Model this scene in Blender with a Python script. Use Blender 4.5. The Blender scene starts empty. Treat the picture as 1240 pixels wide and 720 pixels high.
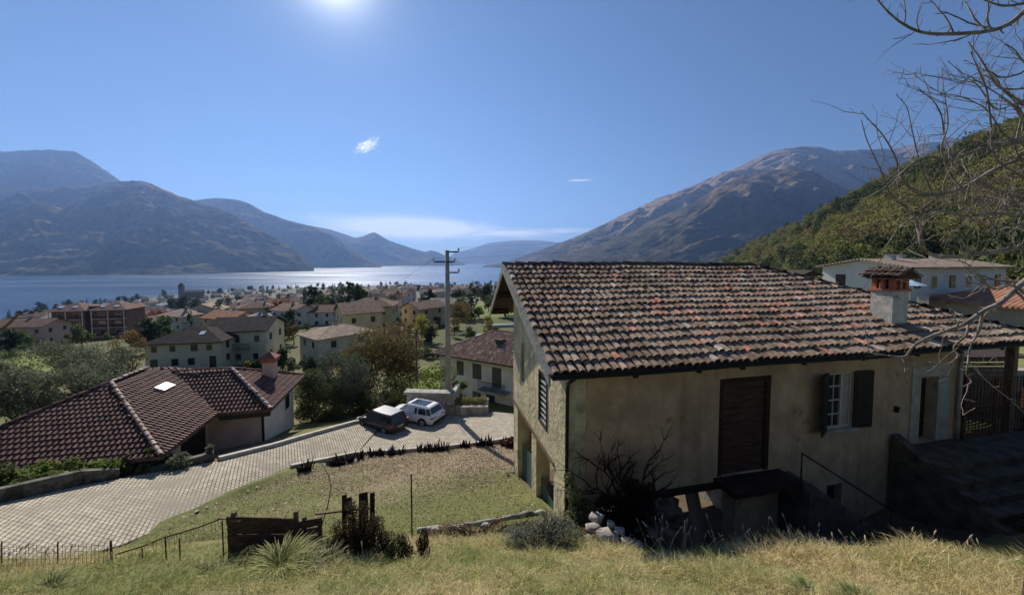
import bpy, math, random
import numpy as np
from mathutils import Vector, Matrix, noise as mn

R = math.radians
SC = bpy.context.scene
COL = SC.collection
rng = np.random.default_rng(7)
random.seed(7)

# ------------------------------------------------------------------ camera
FPX = 450.0          # focal length in photograph pixels (1240 wide)
PITCH = R(3.0)
PPY = 339.6
cam_d = bpy.data.cameras.new('camera')
cam = bpy.data.objects.new('camera', cam_d)
COL.objects.link(cam)
cam.location = (0, 0, 0)
cam.rotation_euler = (R(90) - PITCH, 0, 0)
cam_d.sensor_width = 36
cam_d.lens = FPX / 1240 * 36
cam_d.shift_y = -(360 - PPY) / 1240
cam_d.clip_start = 0.05
cam_d.clip_end = 60000
SC.camera = cam

# ------------------------------------------------------------------ sky, sun, exposure
SUN_AZ = R(-25.0)    # measured from the camera axis (+Y), negative to the left
SUN_EL = R(34.5)
SUN_DIR = Vector((math.sin(SUN_AZ) * math.cos(SUN_EL), math.cos(SUN_AZ) * math.cos(SUN_EL), math.sin(SUN_EL)))
SKY_STRENGTH = 0.051
SUN_STRENGTH = 5.0
EXPOSURE = 0.62

world = bpy.data.worlds.new('World')
SC.world = world
world.use_nodes = True
wn = world.node_tree.nodes; wl = world.node_tree.links
wn.clear()
w_out = wn.new('ShaderNodeOutputWorld'); w_bg = wn.new('ShaderNodeBackground')
sky = wn.new('ShaderNodeTexSky'); sky.sky_type = 'NISHITA'; sky.sun_disc = False
sky.sun_elevation = SUN_EL
sky.sun_rotation = SUN_AZ
sky.altitude = 300; sky.air_density = 1.0; sky.dust_density = 0.0; sky.ozone_density = 7.0
w_bg.inputs['Strength'].default_value = SKY_STRENGTH
def wmath(op, a, b=None, c=None, clamp=False):
    n = wn.new('ShaderNodeMath'); n.operation = op; n.use_clamp = clamp
    for i, v in enumerate((a, b, c)):
        if v is None: continue
        if isinstance(v, (int, float)): n.inputs[i].default_value = v
        else: wl.new(v, n.inputs[i])
    return n.outputs[0]
w_tc = wn.new('ShaderNodeTexCoord')
w_sep = wn.new('ShaderNodeSeparateXYZ'); wl.new(w_tc.outputs['Generated'], w_sep.inputs[0])
w_az = wmath('MULTIPLY', wmath('ARCTAN2', w_sep.outputs[0], w_sep.outputs[1]), 57.2958)
w_el = wmath('MULTIPLY', wmath('ARCSINE', w_sep.outputs[2]), 57.2958)
def cloud(az0, el0, sa, se, tilt, scale_a, scale_e, thr, gain, seed):
    """a wisp of cirrus around a direction (degrees)"""
    da = wmath('SUBTRACT', w_az, az0); de = wmath('SUBTRACT', w_el, el0)
    de = wmath('SUBTRACT', de, wmath('MULTIPLY', da, tilt))
    r2 = wmath('ADD', wmath('POWER', wmath('ABSOLUTE', wmath('DIVIDE', da, sa)), 2.0),
               wmath('POWER', wmath('ABSOLUTE', wmath('DIVIDE', de, se)), 2.0))
    g = wmath('EXPONENT', wmath('MULTIPLY', r2, -1.0))
    cb = wn.new('ShaderNodeCombineXYZ')
    wl.new(wmath('MULTIPLY', da, scale_a), cb.inputs[0]); wl.new(wmath('MULTIPLY', de, scale_e), cb.inputs[1])
    cb.inputs[2].default_value = seed
    nz = wn.new('ShaderNodeTexNoise'); nz.inputs['Scale'].default_value = 1.0; nz.inputs['Detail'].default_value = 7
    nz.inputs['Roughness'].default_value = 0.6; nz.inputs['Distortion'].default_value = 0.35
    wl.new(cb.outputs[0], nz.inputs['Vector'])
    v = wmath('SUBTRACT', wmath('ADD', nz.outputs['Fac'], wmath('MULTIPLY', g, 0.55)), thr)
    return wmath('MULTIPLY', wmath('MULTIPLY', v, gain, clamp=True), wmath('MULTIPLY', g, 1.8, clamp=True), clamp=True)
cl = [cloud(-15.0, 4.9, 10.5, 1.35, -0.01, 0.16, 1.1, 0.42, 4.0, 1.3),
      cloud(-21.0, 15.9, 1.9, 1.0, 0.45, 2.3, 3.4, 0.74, 2.2, 4.1),
      cloud(-1.0, 4.3, 10.0, 0.8, 0.0, 0.2, 2.4, 0.64, 2.2, 8.2),
      cloud(8.0, 4.6, 6.0, 0.5, 0.02, 0.25, 2.8, 0.72, 1.6, 5.5),
      cloud(9.8, 11.9, 2.2, 0.22, 0.0, 0.5, 3.0, 0.72, 1.6, 2.7),
      cloud(-27.5, 6.0, 2.6, 0.6, 0.1, 0.7, 3.0, 0.80, 1.8, 6.6)]
tot = cl[0]
for c_ in cl[1:]: tot = wmath('MAXIMUM', tot, c_)
w_mix = wn.new('ShaderNodeMixRGB'); wl.new(tot, w_mix.inputs[0]); wl.new(sky.outputs[0], w_mix.inputs[1])
w_mix.inputs[2].default_value = (20, 18.5, 16, 1)
# solar disc and its aureole, part of the sky itself
w_dot = wn.new('ShaderNodeVectorMath'); w_dot.operation = 'DOT_PRODUCT'
wl.new(w_tc.outputs['Generated'], w_dot.inputs[0]); w_dot.inputs[1].default_value = SUN_DIR
w_ang = wmath('MULTIPLY', wmath('ARCCOSINE', w_dot.outputs['Value']), 57.2958)
w_aur = wmath('ADD', wmath('MULTIPLY', wmath('EXPONENT', wmath('MULTIPLY', w_ang, -0.60)), 60.0),
              wmath('MULTIPLY', wmath('EXPONENT', wmath('MULTIPLY', w_ang, -0.15)), 2.6))
w_disc = wmath('MULTIPLY', wmath('LESS_THAN', w_ang, 1.3), 400.0)
w_add = wn.new('ShaderNodeMixRGB'); w_add.blend_type = 'ADD'; w_add.inputs[0].default_value = 1
w_cmb = wn.new('ShaderNodeVectorMath'); w_cmb.operation = 'SCALE'; w_cmb.inputs[0].default_value = (1.0, 0.97, 0.9)
wl.new(wmath('ADD', w_aur, w_disc), w_cmb.inputs['Scale'])
wl.new(w_mix.outputs[0], w_add.inputs[1]); wl.new(w_cmb.outputs[0], w_add.inputs[2])
wl.new(w_add.outputs[0], w_bg.inputs['Color'])
wl.new(w_bg.outputs[0], w_out.inputs['Surface'])

sun_d = bpy.data.lights.new('sun', 'SUN'); sun_d.energy = SUN_STRENGTH; sun_d.angle = R(0.5); sun_d.color = (1.0, 0.93, 0.82)
sun = bpy.data.objects.new('sun', sun_d); COL.objects.link(sun)
sun.rotation_euler = (-SUN_DIR).to_track_quat('-Z', 'Y').to_euler()
sun.location = (-20, 30, 60)

SC.view_settings.view_transform = 'Standard'
SC.view_settings.look = 'None'
SC.view_settings.exposure = EXPOSURE
SC.view_settings.gamma = 1
SC.view_settings.use_curve_mapping = False
SC.cycles.use_denoising = True
SC.cycles.max_bounces = 5
SC.cycles.diffuse_bounces = 3
SC.cycles.glossy_bounces = 3
SC.cycles.transmission_bounces = 3
SC.cycles.volume_bounces = 0
SC.cycles.transparent_max_bounces = 8
SC.cycles.caustics_reflective = False
SC.cycles.caustics_refractive = False
SC.cycles.sample_clamp_indirect = 6

# ------------------------------------------------------------------ placing from the photograph
def ray(px, py):
    dx = (px - 620) / FPX; dy = (PPY - py) / FPX
    y = math.cos(PITCH) + math.sin(PITCH) * dy
    z = -math.sin(PITCH) + math.cos(PITCH) * dy
    return dx / y, z / y                       # x and z per metre of forward depth
def P(px, py, Y):
    u, v = ray(px, py)
    return Vector((u * Y, Y, v * Y))
def px_of(x, y, z):
    dep = y * math.cos(PITCH) - z * math.sin(PITCH)
    up = y * math.sin(PITCH) + z * math.cos(PITCH)
    return 620 + FPX * x / dep, PPY - FPX * up / dep

# ------------------------------------------------------------------ mesh helpers
class MB:
    def __init__(s):
        s.v = []; s.f = []; s.sm = []; s.mi = []
    def quad(s, a, b, c, d, smooth=False, mi=0):
        n = len(s.v); s.v += [tuple(a), tuple(b), tuple(c), tuple(d)]; s.f.append((n, n+1, n+2, n+3)); s.sm.append(smooth); s.mi.append(mi)
    def poly(s, pts, smooth=False, mi=0):
        n = len(s.v); s.v += [tuple(p) for p in pts]; s.f.append(tuple(range(n, n + len(pts)))); s.sm.append(smooth); s.mi.append(mi)
    def hexa(s, p, mi=0):
        """8 corners: bottom 0-3 counter-clockwise, top 4-7"""
        n = len(s.v); s.v += [tuple(q) for q in p]
        for f in ((0,3,2,1),(4,5,6,7),(0,1,5,4),(1,2,6,5),(2,3,7,6),(3,0,4,7)):
            s.f.append(tuple(n+i for i in f)); s.sm.append(False); s.mi.append(mi)
        return s
    def box(s, x0, x1, y0, y1, z0, z1, mi=0):
        return s.hexa([(x0,y0,z0),(x1,y0,z0),(x1,y1,z0),(x0,y1,z0),(x0,y0,z1),(x1,y0,z1),(x1,y1,z1),(x0,y1,z1)], mi)
    def prism(s, pts, off, mi=0):
        """polygon (list of 3D points) extruded by vector off"""
        n = len(s.v); k = len(pts); off = Vector(off)
        s.v += [tuple(p) for p in pts] + [tuple(Vector(p) + off) for p in pts]
        s.f.append(tuple(range(n, n+k))[::-1]); s.f.append(tuple(range(n+k, n+2*k)))
        for i in range(k):
            j = (i+1) % k
            s.f.append((n+i, n+j, n+k+j, n+k+i))
        s.sm += [False]*(k+2); s.mi += [mi]*(k+2)
        return s
    def bar(s, a, b, w, h=None, up=(0,0,1), mi=0):
        a = Vector(a); b = Vector(b); d = (b-a).normalized(); h = h or w
        up = Vector(up)
        if abs(d.dot(up)) > .98: up = Vector((1,0,0))
        sd = d.cross(up).normalized(); u2 = sd.cross(d).normalized()
        sd = sd*w/2; u2 = u2*h/2
        s.hexa([a-sd-u2, a+sd-u2, b+sd-u2, b-sd-u2, a-sd+u2, a+sd+u2, b+sd+u2, b-sd+u2], mi)
        return s
    def tube(s, pts, rad, seg=6, mi=0, cap=True, jit=0):
        pts = [Vector(p) for p in pts]
        if not hasattr(rad, '__len__'): rad = [rad]*len(pts)
        n0 = len(s.v); prev = None
        for i, p in enumerate(pts):
            d = (pts[min(i+1, len(pts)-1)] - pts[max(i-1, 0)])
            if d.length < 1e-9: d = Vector((0,0,1))
            d.normalize()
            if prev is None:
                a = d.cross(Vector((0,0,1)));
                if a.length < .05: a = d.cross(Vector((1,0,0)))
            else:
                a = prev - d*prev.dot(d)
            a.normalize(); prev = a; b = d.cross(a)
            for k in range(seg):
                t = 2*math.pi*k/seg
                r = rad[i]*(1+random.uniform(-jit, jit))
                s.v.append(tuple(p + a*math.cos(t)*r + b*math.sin(t)*r))
        for i in range(len(pts)-1):
            for k in range(seg):
                k2 = (k+1) % seg
                s.f.append((n0+i*seg+k, n0+i*seg+k2, n0+(i+1)*seg+k2, n0+(i+1)*seg+k)); s.sm.append(True); s.mi.append(mi)
        if cap:
            s.f.append(tuple(n0+k for k in range(seg))[::-1]); s.sm.append(False); s.mi.append(mi)
            m = n0+(len(pts)-1)*seg
            s.f.append(tuple(m+k for k in range(seg))); s.sm.append(False); s.mi.append(mi)
        return s
    def rock(s, c, r, sq=(1,1,1), seed=0, lv=2, mi=0, rough=.35):
        """a lumpy stone"""
        import bmesh
        bm = bmesh.new(); bmesh.ops.create_icosphere(bm, subdivisions=lv, radius=1)
        n0 = len(s.v)
        for v in bm.verts:
            q = v.co.copy()
            k = 1 + rough*(mn.noise(q*1.3 + Vector((seed*3.1, seed, 0))) + .5*mn.noise(q*3+Vector((seed, 0, 5))))
            q = Vector((math.copysign(abs(q.x)**.8, q.x), math.copysign(abs(q.y)**.8, q.y), math.copysign(abs(q.z)**.8, q.z)))
            s.v.append((c[0]+q.x*r*k*sq[0], c[1]+q.y*r*k*sq[1], c[2]+q.z*r*k*sq[2]))
        for f in bm.faces:
            s.f.append(tuple(n0+v.index for v in f.verts)); s.sm.append(True); s.mi.append(mi)
        bm.free()
        return s
    def build(s, name, mat, parent=None, label=None, loc=None):
        me = bpy.data.meshes.new(name)
        me.from_pydata(s.v, [], s.f)
        mats = mat if isinstance(mat, (list, tuple)) else [mat]
        for m in mats: me.materials.append(m)
        me.polygons.foreach_set('use_smooth', s.sm)
        if len(mats) > 1: me.polygons.foreach_set('material_index', s.mi)
        me.update()
        o = bpy.data.objects.new(name, me); COL.objects.link(o)
        if parent is not None: o.parent = parent
        if label: o['label'] = label
        if loc is not None: o.location = loc
        return o

def np_mesh(name, V, F, mat, parent=None, colors=None, smooth=False, rand=None):
    """V (n,3), F (m,3|4) arrays; colors per vertex (n,3) goes to attribute 'tone'"""
    me = bpy.data.meshes.new(name)
    V = np.ascontiguousarray(V, dtype=np.float32); F = np.ascontiguousarray(F, dtype=np.int32)
    me.vertices.add(len(V)); me.vertices.foreach_set('co', V.ravel())
    k = F.shape[1]
    me.loops.add(F.size); me.loops.foreach_set('vertex_index', F.ravel())
    me.polygons.add(len(F)); me.polygons.foreach_set('loop_start', np.arange(0, F.size, k, dtype=np.int32))
    try: me.polygons.foreach_set('loop_total', np.full(len(F), k, dtype=np.int32))
    except Exception: pass
    me.polygons.foreach_set('use_smooth', np.full(len(F), smooth, dtype=bool))
    me.materials.append(mat)
    if colors is not None:
        at = me.color_attributes.new('tone', 'FLOAT_COLOR', 'POINT')
        c4 = np.ones((len(V), 4), dtype=np.float32); c4[:, :3] = colors
        at.data.foreach_set('color', c4.ravel())
    me.update(calc_edges=True); me.validate()
    o = bpy.data.objects.new(name, me); COL.objects.link(o)
    if parent is not None: o.parent = parent
    return o

def tag(o, label=None, cat=None, group=None, kind=None):
    if label: o['label'] = label
    if cat: o['category'] = cat
    if group: o['group'] = group
    if kind: o['kind'] = kind
    return o
def empty(name, loc, rz=0, label=None, cat=None, group=None):
    o = bpy.data.objects.new(name, None); COL.objects.link(o); o.location = loc; o.rotation_euler = (0, 0, rz)
    o.empty_display_size = .2
    return tag(o, label, cat, group)
def copy_tree(o, parent=None):
    c = o.copy(); COL.objects.link(c)
    if parent is not None:
        c.parent = parent; c.matrix_parent_inverse = o.matrix_parent_inverse
    for ch in o.children: copy_tree(ch, c)
    return c

# ------------------------------------------------------------------ materials
def mat(name, col, rough=.9, var=.25, scale=4.0, bump=0.0, bscale=20.0, col2=None, detail=6, spec=.3, metal=0.0,
        attr=False, trans=0.0, stretch=None, objrand=0.0, thr=(.35, .65), stain=None, streak=None):
    m = bpy.data.materials.new(name); m.use_nodes = True
    nt = m.node_tree; N = nt.nodes; L = nt.links
    b = N['Principled BSDF']
    b.inputs['Roughness'].default_value = rough; b.inputs['Metallic'].default_value = metal
    b.inputs['Specular IOR Level'].default_value = spec
    tc = N.new('ShaderNodeTexCoord'); src = tc.outputs['Object']
    if stretch:
        mp = N.new('ShaderNodeMapping'); mp.inputs['Scale'].default_value = stretch; L.new(src, mp.inputs[0]); src = mp.outputs[0]
    nz = N.new('ShaderNodeTexNoise'); nz.inputs['Scale'].default_value = scale; nz.inputs['Detail'].default_value = detail
    nz.inputs['Roughness'].default_value = .6
    L.new(src, nz.inputs['Vector'])
    rp = N.new('ShaderNodeMapRange'); rp.inputs[1].default_value = thr[0]; rp.inputs[2].default_value = thr[1]
    L.new(nz.outputs['Fac'], rp.inputs[0])
    c2 = col2 or tuple(max(0, c*(1-var)) for c in col)
    c1 = col if col2 else tuple(c*(1+var) for c in col)
    mx = N.new('ShaderNodeMixRGB'); L.new(rp.outputs[0], mx.inputs[0])
    mx.inputs[1].default_value = (*c2[:3], 1); mx.inputs[2].default_value = (*c1[:3], 1)
    out = mx.outputs[0]
    if attr:
        at = N.new('ShaderNodeAttribute'); at.attribute_name = 'tone'
        mm = N.new('ShaderNodeMixRGB'); mm.blend_type = 'MULTIPLY'; mm.inputs[0].default_value = 1
        L.new(at.outputs['Color'], mm.inputs[1]); L.new(out, mm.inputs[2]); out = mm.outputs[0]
    if stain:
        n2 = N.new('ShaderNodeTexNoise'); n2.inputs['Scale'].default_value = stain[1]; n2.inputs['Detail'].default_value = 8
        n2.inputs['Roughness'].default_value = .7; L.new(src, n2.inputs['Vector'])
        r2 = N.new('ShaderNodeMapRange'); r2.inputs[1].default_value = stain[2]; r2.inputs[2].default_value = stain[2]+.1
        L.new(n2.outputs['Fac'], r2.inputs[0])
        m2 = N.new('ShaderNodeMixRGB'); L.new(r2.outputs[0], m2.inputs[0]); L.new(out, m2.inputs[1])
        m2.inputs[2].default_value = (*stain[0], 1); out = m2.outputs[0]
    if streak:
        mp2 = N.new('ShaderNodeMapping'); mp2.inputs['Scale'].default_value = (3.2,3.2,.30); L.new(tc.outputs['Object'], mp2.inputs[0])
        n3 = N.new('ShaderNodeTexNoise'); n3.inputs['Scale'].default_value = 1; n3.inputs['Detail'].default_value = 9; n3.inputs['Roughness'].default_value = .68; L.new(mp2.outputs[0], n3.inputs['Vector'])
        r3 = N.new('ShaderNodeMapRange'); r3.inputs[1].default_value = .50; r3.inputs[2].default_value = .68; r3.inputs[4].default_value = streak[1]; L.new(n3.outputs['Fac'], r3.inputs[0])
        m3 = N.new('ShaderNodeMixRGB'); L.new(r3.outputs[0], m3.inputs[0]); L.new(out, m3.inputs[1]); m3.inputs[2].default_value = (*streak[0], 1)
        vo = N.new('ShaderNodeTexVoronoi'); vo.feature = 'DISTANCE_TO_EDGE'; vo.inputs['Scale'].default_value = 1.15
        wp = N.new('ShaderNodeVectorMath'); wp.operation = 'MULTIPLY_ADD'; wp.inputs[1].default_value = (.5,.5,.5); L.new(nz.outputs['Color'], wp.inputs[0]); L.new(tc.outputs['Object'], wp.inputs[2]); L.new(wp.outputs[0], vo.inputs['Vector'])
        r4 = N.new('ShaderNodeMapRange'); r4.inputs[1].default_value = .002; r4.inputs[2].default_value = .010; r4.inputs[3].default_value = .3; r4.inputs[4].default_value = 0; L.new(vo.outputs['Distance'], r4.inputs[0])
        m4 = N.new('ShaderNodeMixRGB'); L.new(r4.outputs[0], m4.inputs[0]); L.new(m3.outputs[0], m4.inputs[1]); m4.inputs[2].default_value = tuple(c*.6 for c in streak[0])+(1,)
        out = m4.outputs[0]
    if objrand:
        oi = N.new('ShaderNodeObjectInfo'); rr = N.new('ShaderNodeMapRange')
        rr.inputs[3].default_value = 1-objrand; rr.inputs[4].default_value = 1+objrand
        L.new(oi.outputs['Random'], rr.inputs[0])
        vm = N.new('ShaderNodeVectorMath'); vm.operation = 'SCALE'; L.new(out, vm.inputs[0]); L.new(rr.outputs[0], vm.inputs['Scale'])
        out = vm.outputs[0]
    L.new(out, b.inputs['Base Color'])
    if bump:
        nb = N.new('ShaderNodeTexNoise'); nb.inputs['Scale'].default_value = bscale; nb.inputs['Detail'].default_value = 6
        L.new(src, nb.inputs['Vector'])
        bp = N.new('ShaderNodeBump'); bp.inputs['Strength'].default_value = min(1, bump); bp.inputs['Distance'].default_value = .03*bump
        L.new(nb.outputs['Fac'], bp.inputs['Height']); L.new(bp.outputs[0], b.inputs['Normal'])
    if trans:
        tr = N.new('ShaderNodeBsdfTranslucent'); L.new(out, tr.inputs[0])
        ms = N.new('ShaderNodeMixShader'); ms.inputs[0].default_value = trans
        L.new(b.outputs[0], ms.inputs[1]); L.new(tr.outputs[0], ms.inputs[2])
        L.new(ms.outputs[0], N['Material Output'].inputs['Surface'])
    return m

def fbm(x, y, sc, seed=0, octs=5, gain=.5):
    """vectorised value noise, returns about -1..1"""
    out = np.zeros_like(x, dtype=float); amp = 1; tot = 0
    for o in range(octs):
        xs = x*sc*(2**o) + 17.3*o + seed*7.7; ys = y*sc*(2**o) - 9.1*o + seed*3.3
        xi = np.floor(xs).astype(np.int64); yi = np.floor(ys).astype(np.int64)
        fx = xs-xi; fy = ys-yi; fx = fx*fx*(3-2*fx); fy = fy*fy*(3-2*fy)
        def h(a, b):
            n = (a*374761393 + b*668265263 + (seed+o)*1442695041) & 0xffffffff
            n = ((n ^ (n >> 13))*1274126177) & 0xffffffff
            return ((n ^ (n >> 16)) & 0xffff)/32768.0 - 1
        v = (h(xi, yi)*(1-fx)+h(xi+1, yi)*fx)*(1-fy) + (h(xi, yi+1)*(1-fx)+h(xi+1, yi+1)*fx)*fy
        out += amp*v; tot += amp; amp *= gain
    return out/tot
def ridged(x, y, sc, seed=0, octs=5):
    out = np.zeros_like(x, dtype=float); amp = 1; tot = 0
    for o in range(octs):
        out += amp*(1-2*np.abs(fbm(x, y, sc*(2**o), seed+o*5, 1))); tot += amp; amp *= .5
    return out/tot
# ================================================================== LAND
LAKE = -100.0
def interp(x, xs, ys): return np.interp(x, xs, ys)
def sstep(a, b, x):
    t = np.clip((x-a)/(b-a), 0, 1); return t*t*(3-2*t)

# ---- lane (block paved drive), edges traced and given real heights
road_far = [P(-160,640,8.6), P(-60,620,9.9), P(0,609,10.7), (P(100,590,12.2)), P(180,577,13.4), P(265,560,14.8), P(330,543,16.6), P(380,529,18.6), P(430,516,20.9), P(470,507,22.6)]
road_near = [P(-160,740,6.4), P(-60,712,7.4), P(30,690,8.3), P(100,668,9.0), P(150,652,9.6), P(235,617,11.4), P(290,596,12.9), P(335,577,14.3), P(400,558,16.2), P(430,551,17.1)]
yard = [P(430,551,17.1), P(470,507,22.6), P(540,505,23.2), P(600,507,24.0), P(640,516,23.3), P(660,530,20.5), P(620,537,18.9), P(540,543,17.9), P(480,547,17.4)]
# make the section heights agree between the two edges
for i in range(len(road_far)):
    z = (road_far[i].z + road_near[i].z)/2
    road_far[i].z = z*.5+road_far[i].z*.5; road_near[i].z = z*.5+road_near[i].z*.5
def yard_z(x, y): return -9.35 - .11*(y-19)
for p in yard: p.z = yard_z(p.x, p.y)
road_far[-1].z = yard_z(*road_far[-1].xy); road_near[-1].z = yard_z(*road_near[-1].xy)
road_far[-2].z = -9.3; road_near[-2].z = -9.15

# ---- far valley floor as a function of view ratio and depth
SH_U = [-4,-1.6,-1.38,-1.0,-.7,-.4,0,.5,1,4]
SH_Y = [450,600,650,1000,1320,1540,1640,1700,1700,1500]
def valley(u, Y):
    L = interp(u, SH_U, SH_Y)
    p = interp(u, [-1.4,-.8,-.3,1], [1.35,1.6,2.4,2.6])
    t = np.clip(np.log(np.maximum(Y, 80)/80)/np.log(L/80), 0, 1.15)
    z = -20.5 - 80.5*t**p
    near = interp(Y, [0,22,27,32,50,65,80], [-9.6,-9.8,-11.4,-13.1,-16.6,-18.8,-20.5])
    z = np.where(Y < 80, near, z)
    z = np.where(t >= 1, -101 - (t-1)*30, z)
    # the right flank climbs towards the wooded hill
    rz = interp(Y, [0,18,25,43,80,150,300,600,1200,1700], [-7.3,-6.9,-6.4,-6.2,-7,-12,-20,-40,-80,-101])
    w = sstep(.15, .75, u)*(Y < 1700)
    return z*(1-w) + rz*w

ctrl = []
def C(px, py, Y): ctrl.append(tuple(P(px, py, Y)))
for px in (-300,-150,0,150,300,450,600,750,900,1050,1240,1400): C(px, 720, 4.2)
for px in (-150,0,300,600,900,1240,1400): C(px, 800, 3.0)
for x in (-6,-3,0,3,6,9): ctrl.append((x, .3, -1.75)); ctrl.append((x, -3, -1.0))
for a in [(-150,700,5.1),(0,693,5.2),(150,686,5.3),(300,681,5.6),(450,674,6.0),(600,670,6.2),(700,667,6.2),(800,667,6.2),(900,666,6.0),(1000,663,5.8),(1100,662,5.5),(1170,672,5.1),(1240,688,4.7),(1400,710,4.4)]: C(*a)
# lawn
for a in [(540,640,8.8),(600,633,9.0),(655,623,9.2),(450,641,8.8),(380,645,8.6),(300,645,8.7),(620,600,11.6),(520,595,12.2),(420,600,12.0),(330,612,11.4),
          (620,570,14.2),(500,568,14.6),(400,575,14.2),(630,545,17.6),(560,546,17.3),(500,550,17.0),(440,553,16.8),(390,563,15.8),(345,577,14.4),(270,610,11.9),(230,625,11.0),(160,655,9.6)]: C(*a)
for i in range(len(road_far)):
    for p in (road_far[i], road_near[i]): ctrl.append((p.x, p.y, p.z-.12))
for p in yard: ctrl.append((p.x, p.y, p.z-.12))
# garden and house platform to the left of the lane
for a in [(-14.5,14.5,-8.8),(-19,13,-8.9),(-16,20,-10),(-12,26,-11),(-22,24,-12),(-30,16,-10.5),(-9.5,24,-10.6),(-4,35,-15.3),(0,32,-14.6),(-8,38,-15.6),(-2,28,-12.9),(-11,37,-15.3)]: ctrl.append(a)
# pit along the farmhouse front and the terrace to its right
ctrl += [(1.2,8.2,-5.95),(1.3,7.4,-5.6),(2.2,7.9,-6.5),(3.5,8.2,-7.3),(5,8.6,-7.5),(7,9.0,-7.5),(9,9.5,-7.5),(11,10,-7.5),(4,10,-7.8),(3,12,-8.1),(8,13,-8.0),(1,11,-7.2),(1,14,-8.1),
         (3.5,7.5,-6.5),(6.5,8.0,-6.6),(9.5,8.2,-7.0),(8,7.2,-6.6),(12.5,9.6,-6.6),(14,13,-6.0),(17,12,-5.7),(17,16,-6.4),(13.5,9,-5.9),(15,9,-5.3),(22,14,-4.5)]
for Y in (36,44,52,62):
    for u in (-2,-1.3,-.8,-.4,-.1,.1,.4,.8,1.3,2.0): ctrl.append((u*Y, Y, float(valley(np.array(u), np.array(float(Y))))))
for u in (-.3,-.1,.05): ctrl.append((u*29, 29, float(valley(np.array(u), np.array(29.)))))
ctrl += [(25,18,-6.0),(30,25,-6.2),(20,25,-6.6),(12,24,-8.5),(5,22,-9.4),(5,28,-12)]
CT = np.array(ctrl)
def _phi(r): return r
_d = np.sqrt((CT[:,None,0]-CT[None,:,0])**2 + (CT[:,None,1]-CT[None,:,1])**2)
_n = len(CT); _A = np.zeros((_n+3, _n+3)); _A[:_n,:_n] = _phi(_d) - np.eye(_n)*.05
_A[:_n,_n] = 1; _A[:_n,_n+1:] = CT[:,:2]; _A[_n,:_n] = 1; _A[_n+1:,:_n] = CT[:,:2].T
_w = np.linalg.solve(_A, np.concatenate([CT[:,2], np.zeros(3)]))
def rbf(x, y):
    sh = x.shape; x = x.ravel(); y = y.ravel(); out = np.empty(len(x))
    for i in range(0, len(x), 20000):
        xs = x[i:i+20000]; ys = y[i:i+20000]
        d = np.sqrt((xs[:,None]-CT[None,:,0])**2 + (ys[:,None]-CT[None,:,1])**2)
        out[i:i+20000] = _phi(d)@_w[:_n] + _w[_n] + _w[_n+1]*xs + _w[_n+2]*ys
    return out.reshape(sh)

def in_poly(x, y, poly):
    ins = np.zeros(x.shape, bool); n = len(poly)
    for i in range(n):
        x1, y1 = poly[i][0], poly[i][1]; x2, y2 = poly[(i+1)%n][0], poly[(i+1)%n][1]
        c = ((y1 > y) != (y2 > y)) & (x < (x2-x1)*(y-y1)/((y2-y1) or 1e-9)+x1)
        ins ^= c
    return ins
road_poly = road_far + road_near[::-1]
def strip_z(x, y):
    """height of the lane under (x, y), from the nearest section"""
    best = np.full(x.shape, 1e9); z = np.zeros(x.shape)
    for i in range(len(road_far)-1):
        a = (road_far[i]+road_near[i])/2; b = (road_far[i+1]+road_near[i+1])/2
        ab = (b-a).xy; t = np.clip(((x-a.x)*ab.x+(y-a.y)*ab.y)/ab.length_squared, 0, 1)
        d = (x-a.x-t*ab.x)**2+(y-a.y-t*ab.y)**2
        F = [road_far[i].lerp(road_far[i+1], 0), 0]
        # across-section tilt
        fz = road_far[i].z*(1-t)+road_far[i+1].z*t; nz = road_near[i].z*(1-t)+road_near[i+1].z*t
        fx = road_far[i].x*(1-t)+road_far[i+1].x*t; fy = road_far[i].y*(1-t)+road_far[i+1].y*t
        nx = road_near[i].x*(1-t)+road_near[i+1].x*t; ny = road_near[i].y*(1-t)+road_near[i+1].y*t
        s = np.clip(((x-nx)*(fx-nx)+(y-ny)*(fy-ny))/((fx-nx)**2+(fy-ny)**2), -.15, 1.15)
        zz = nz*(1-s)+fz*s
        m = d < best; best = np.where(m, d, best); z = np.where(m, zz, z)
    return z
def ground(x, y, raw=False):
    x = np.asarray(x, float); y = np.asarray(y, float)
    Y = np.maximum(y, 1.0); u = np.clip(x/Y, -4, 4)
    far = valley(u, Y)
    z = far.copy()
    m = (y < 64)
    if m.any():
        zr = rbf(x[m], y[m]) if x.ndim else rbf(x[None], y[None])[0]
        w = sstep(46, 62, y[m]) if x.ndim else sstep(46, 62, y)
        if x.ndim: z[m] = zr*(1-w) + far[m]*w
        else: z = zr*(1-w)+far*w
    if not raw:
        rp = in_poly(x, y, road_poly); zs = strip_z(x, y)
        z = np.where(rp, np.minimum(z, zs-.1)*.2+(zs-.1)*.8, z)
        yp = in_poly(x, y, yard)
        z = np.where(yp, yard_z(x, y)-.1, z)
    return z
def G(x, y): return float(ground(np.array([float(x)]), np.array([float(y)]))[0])
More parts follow.
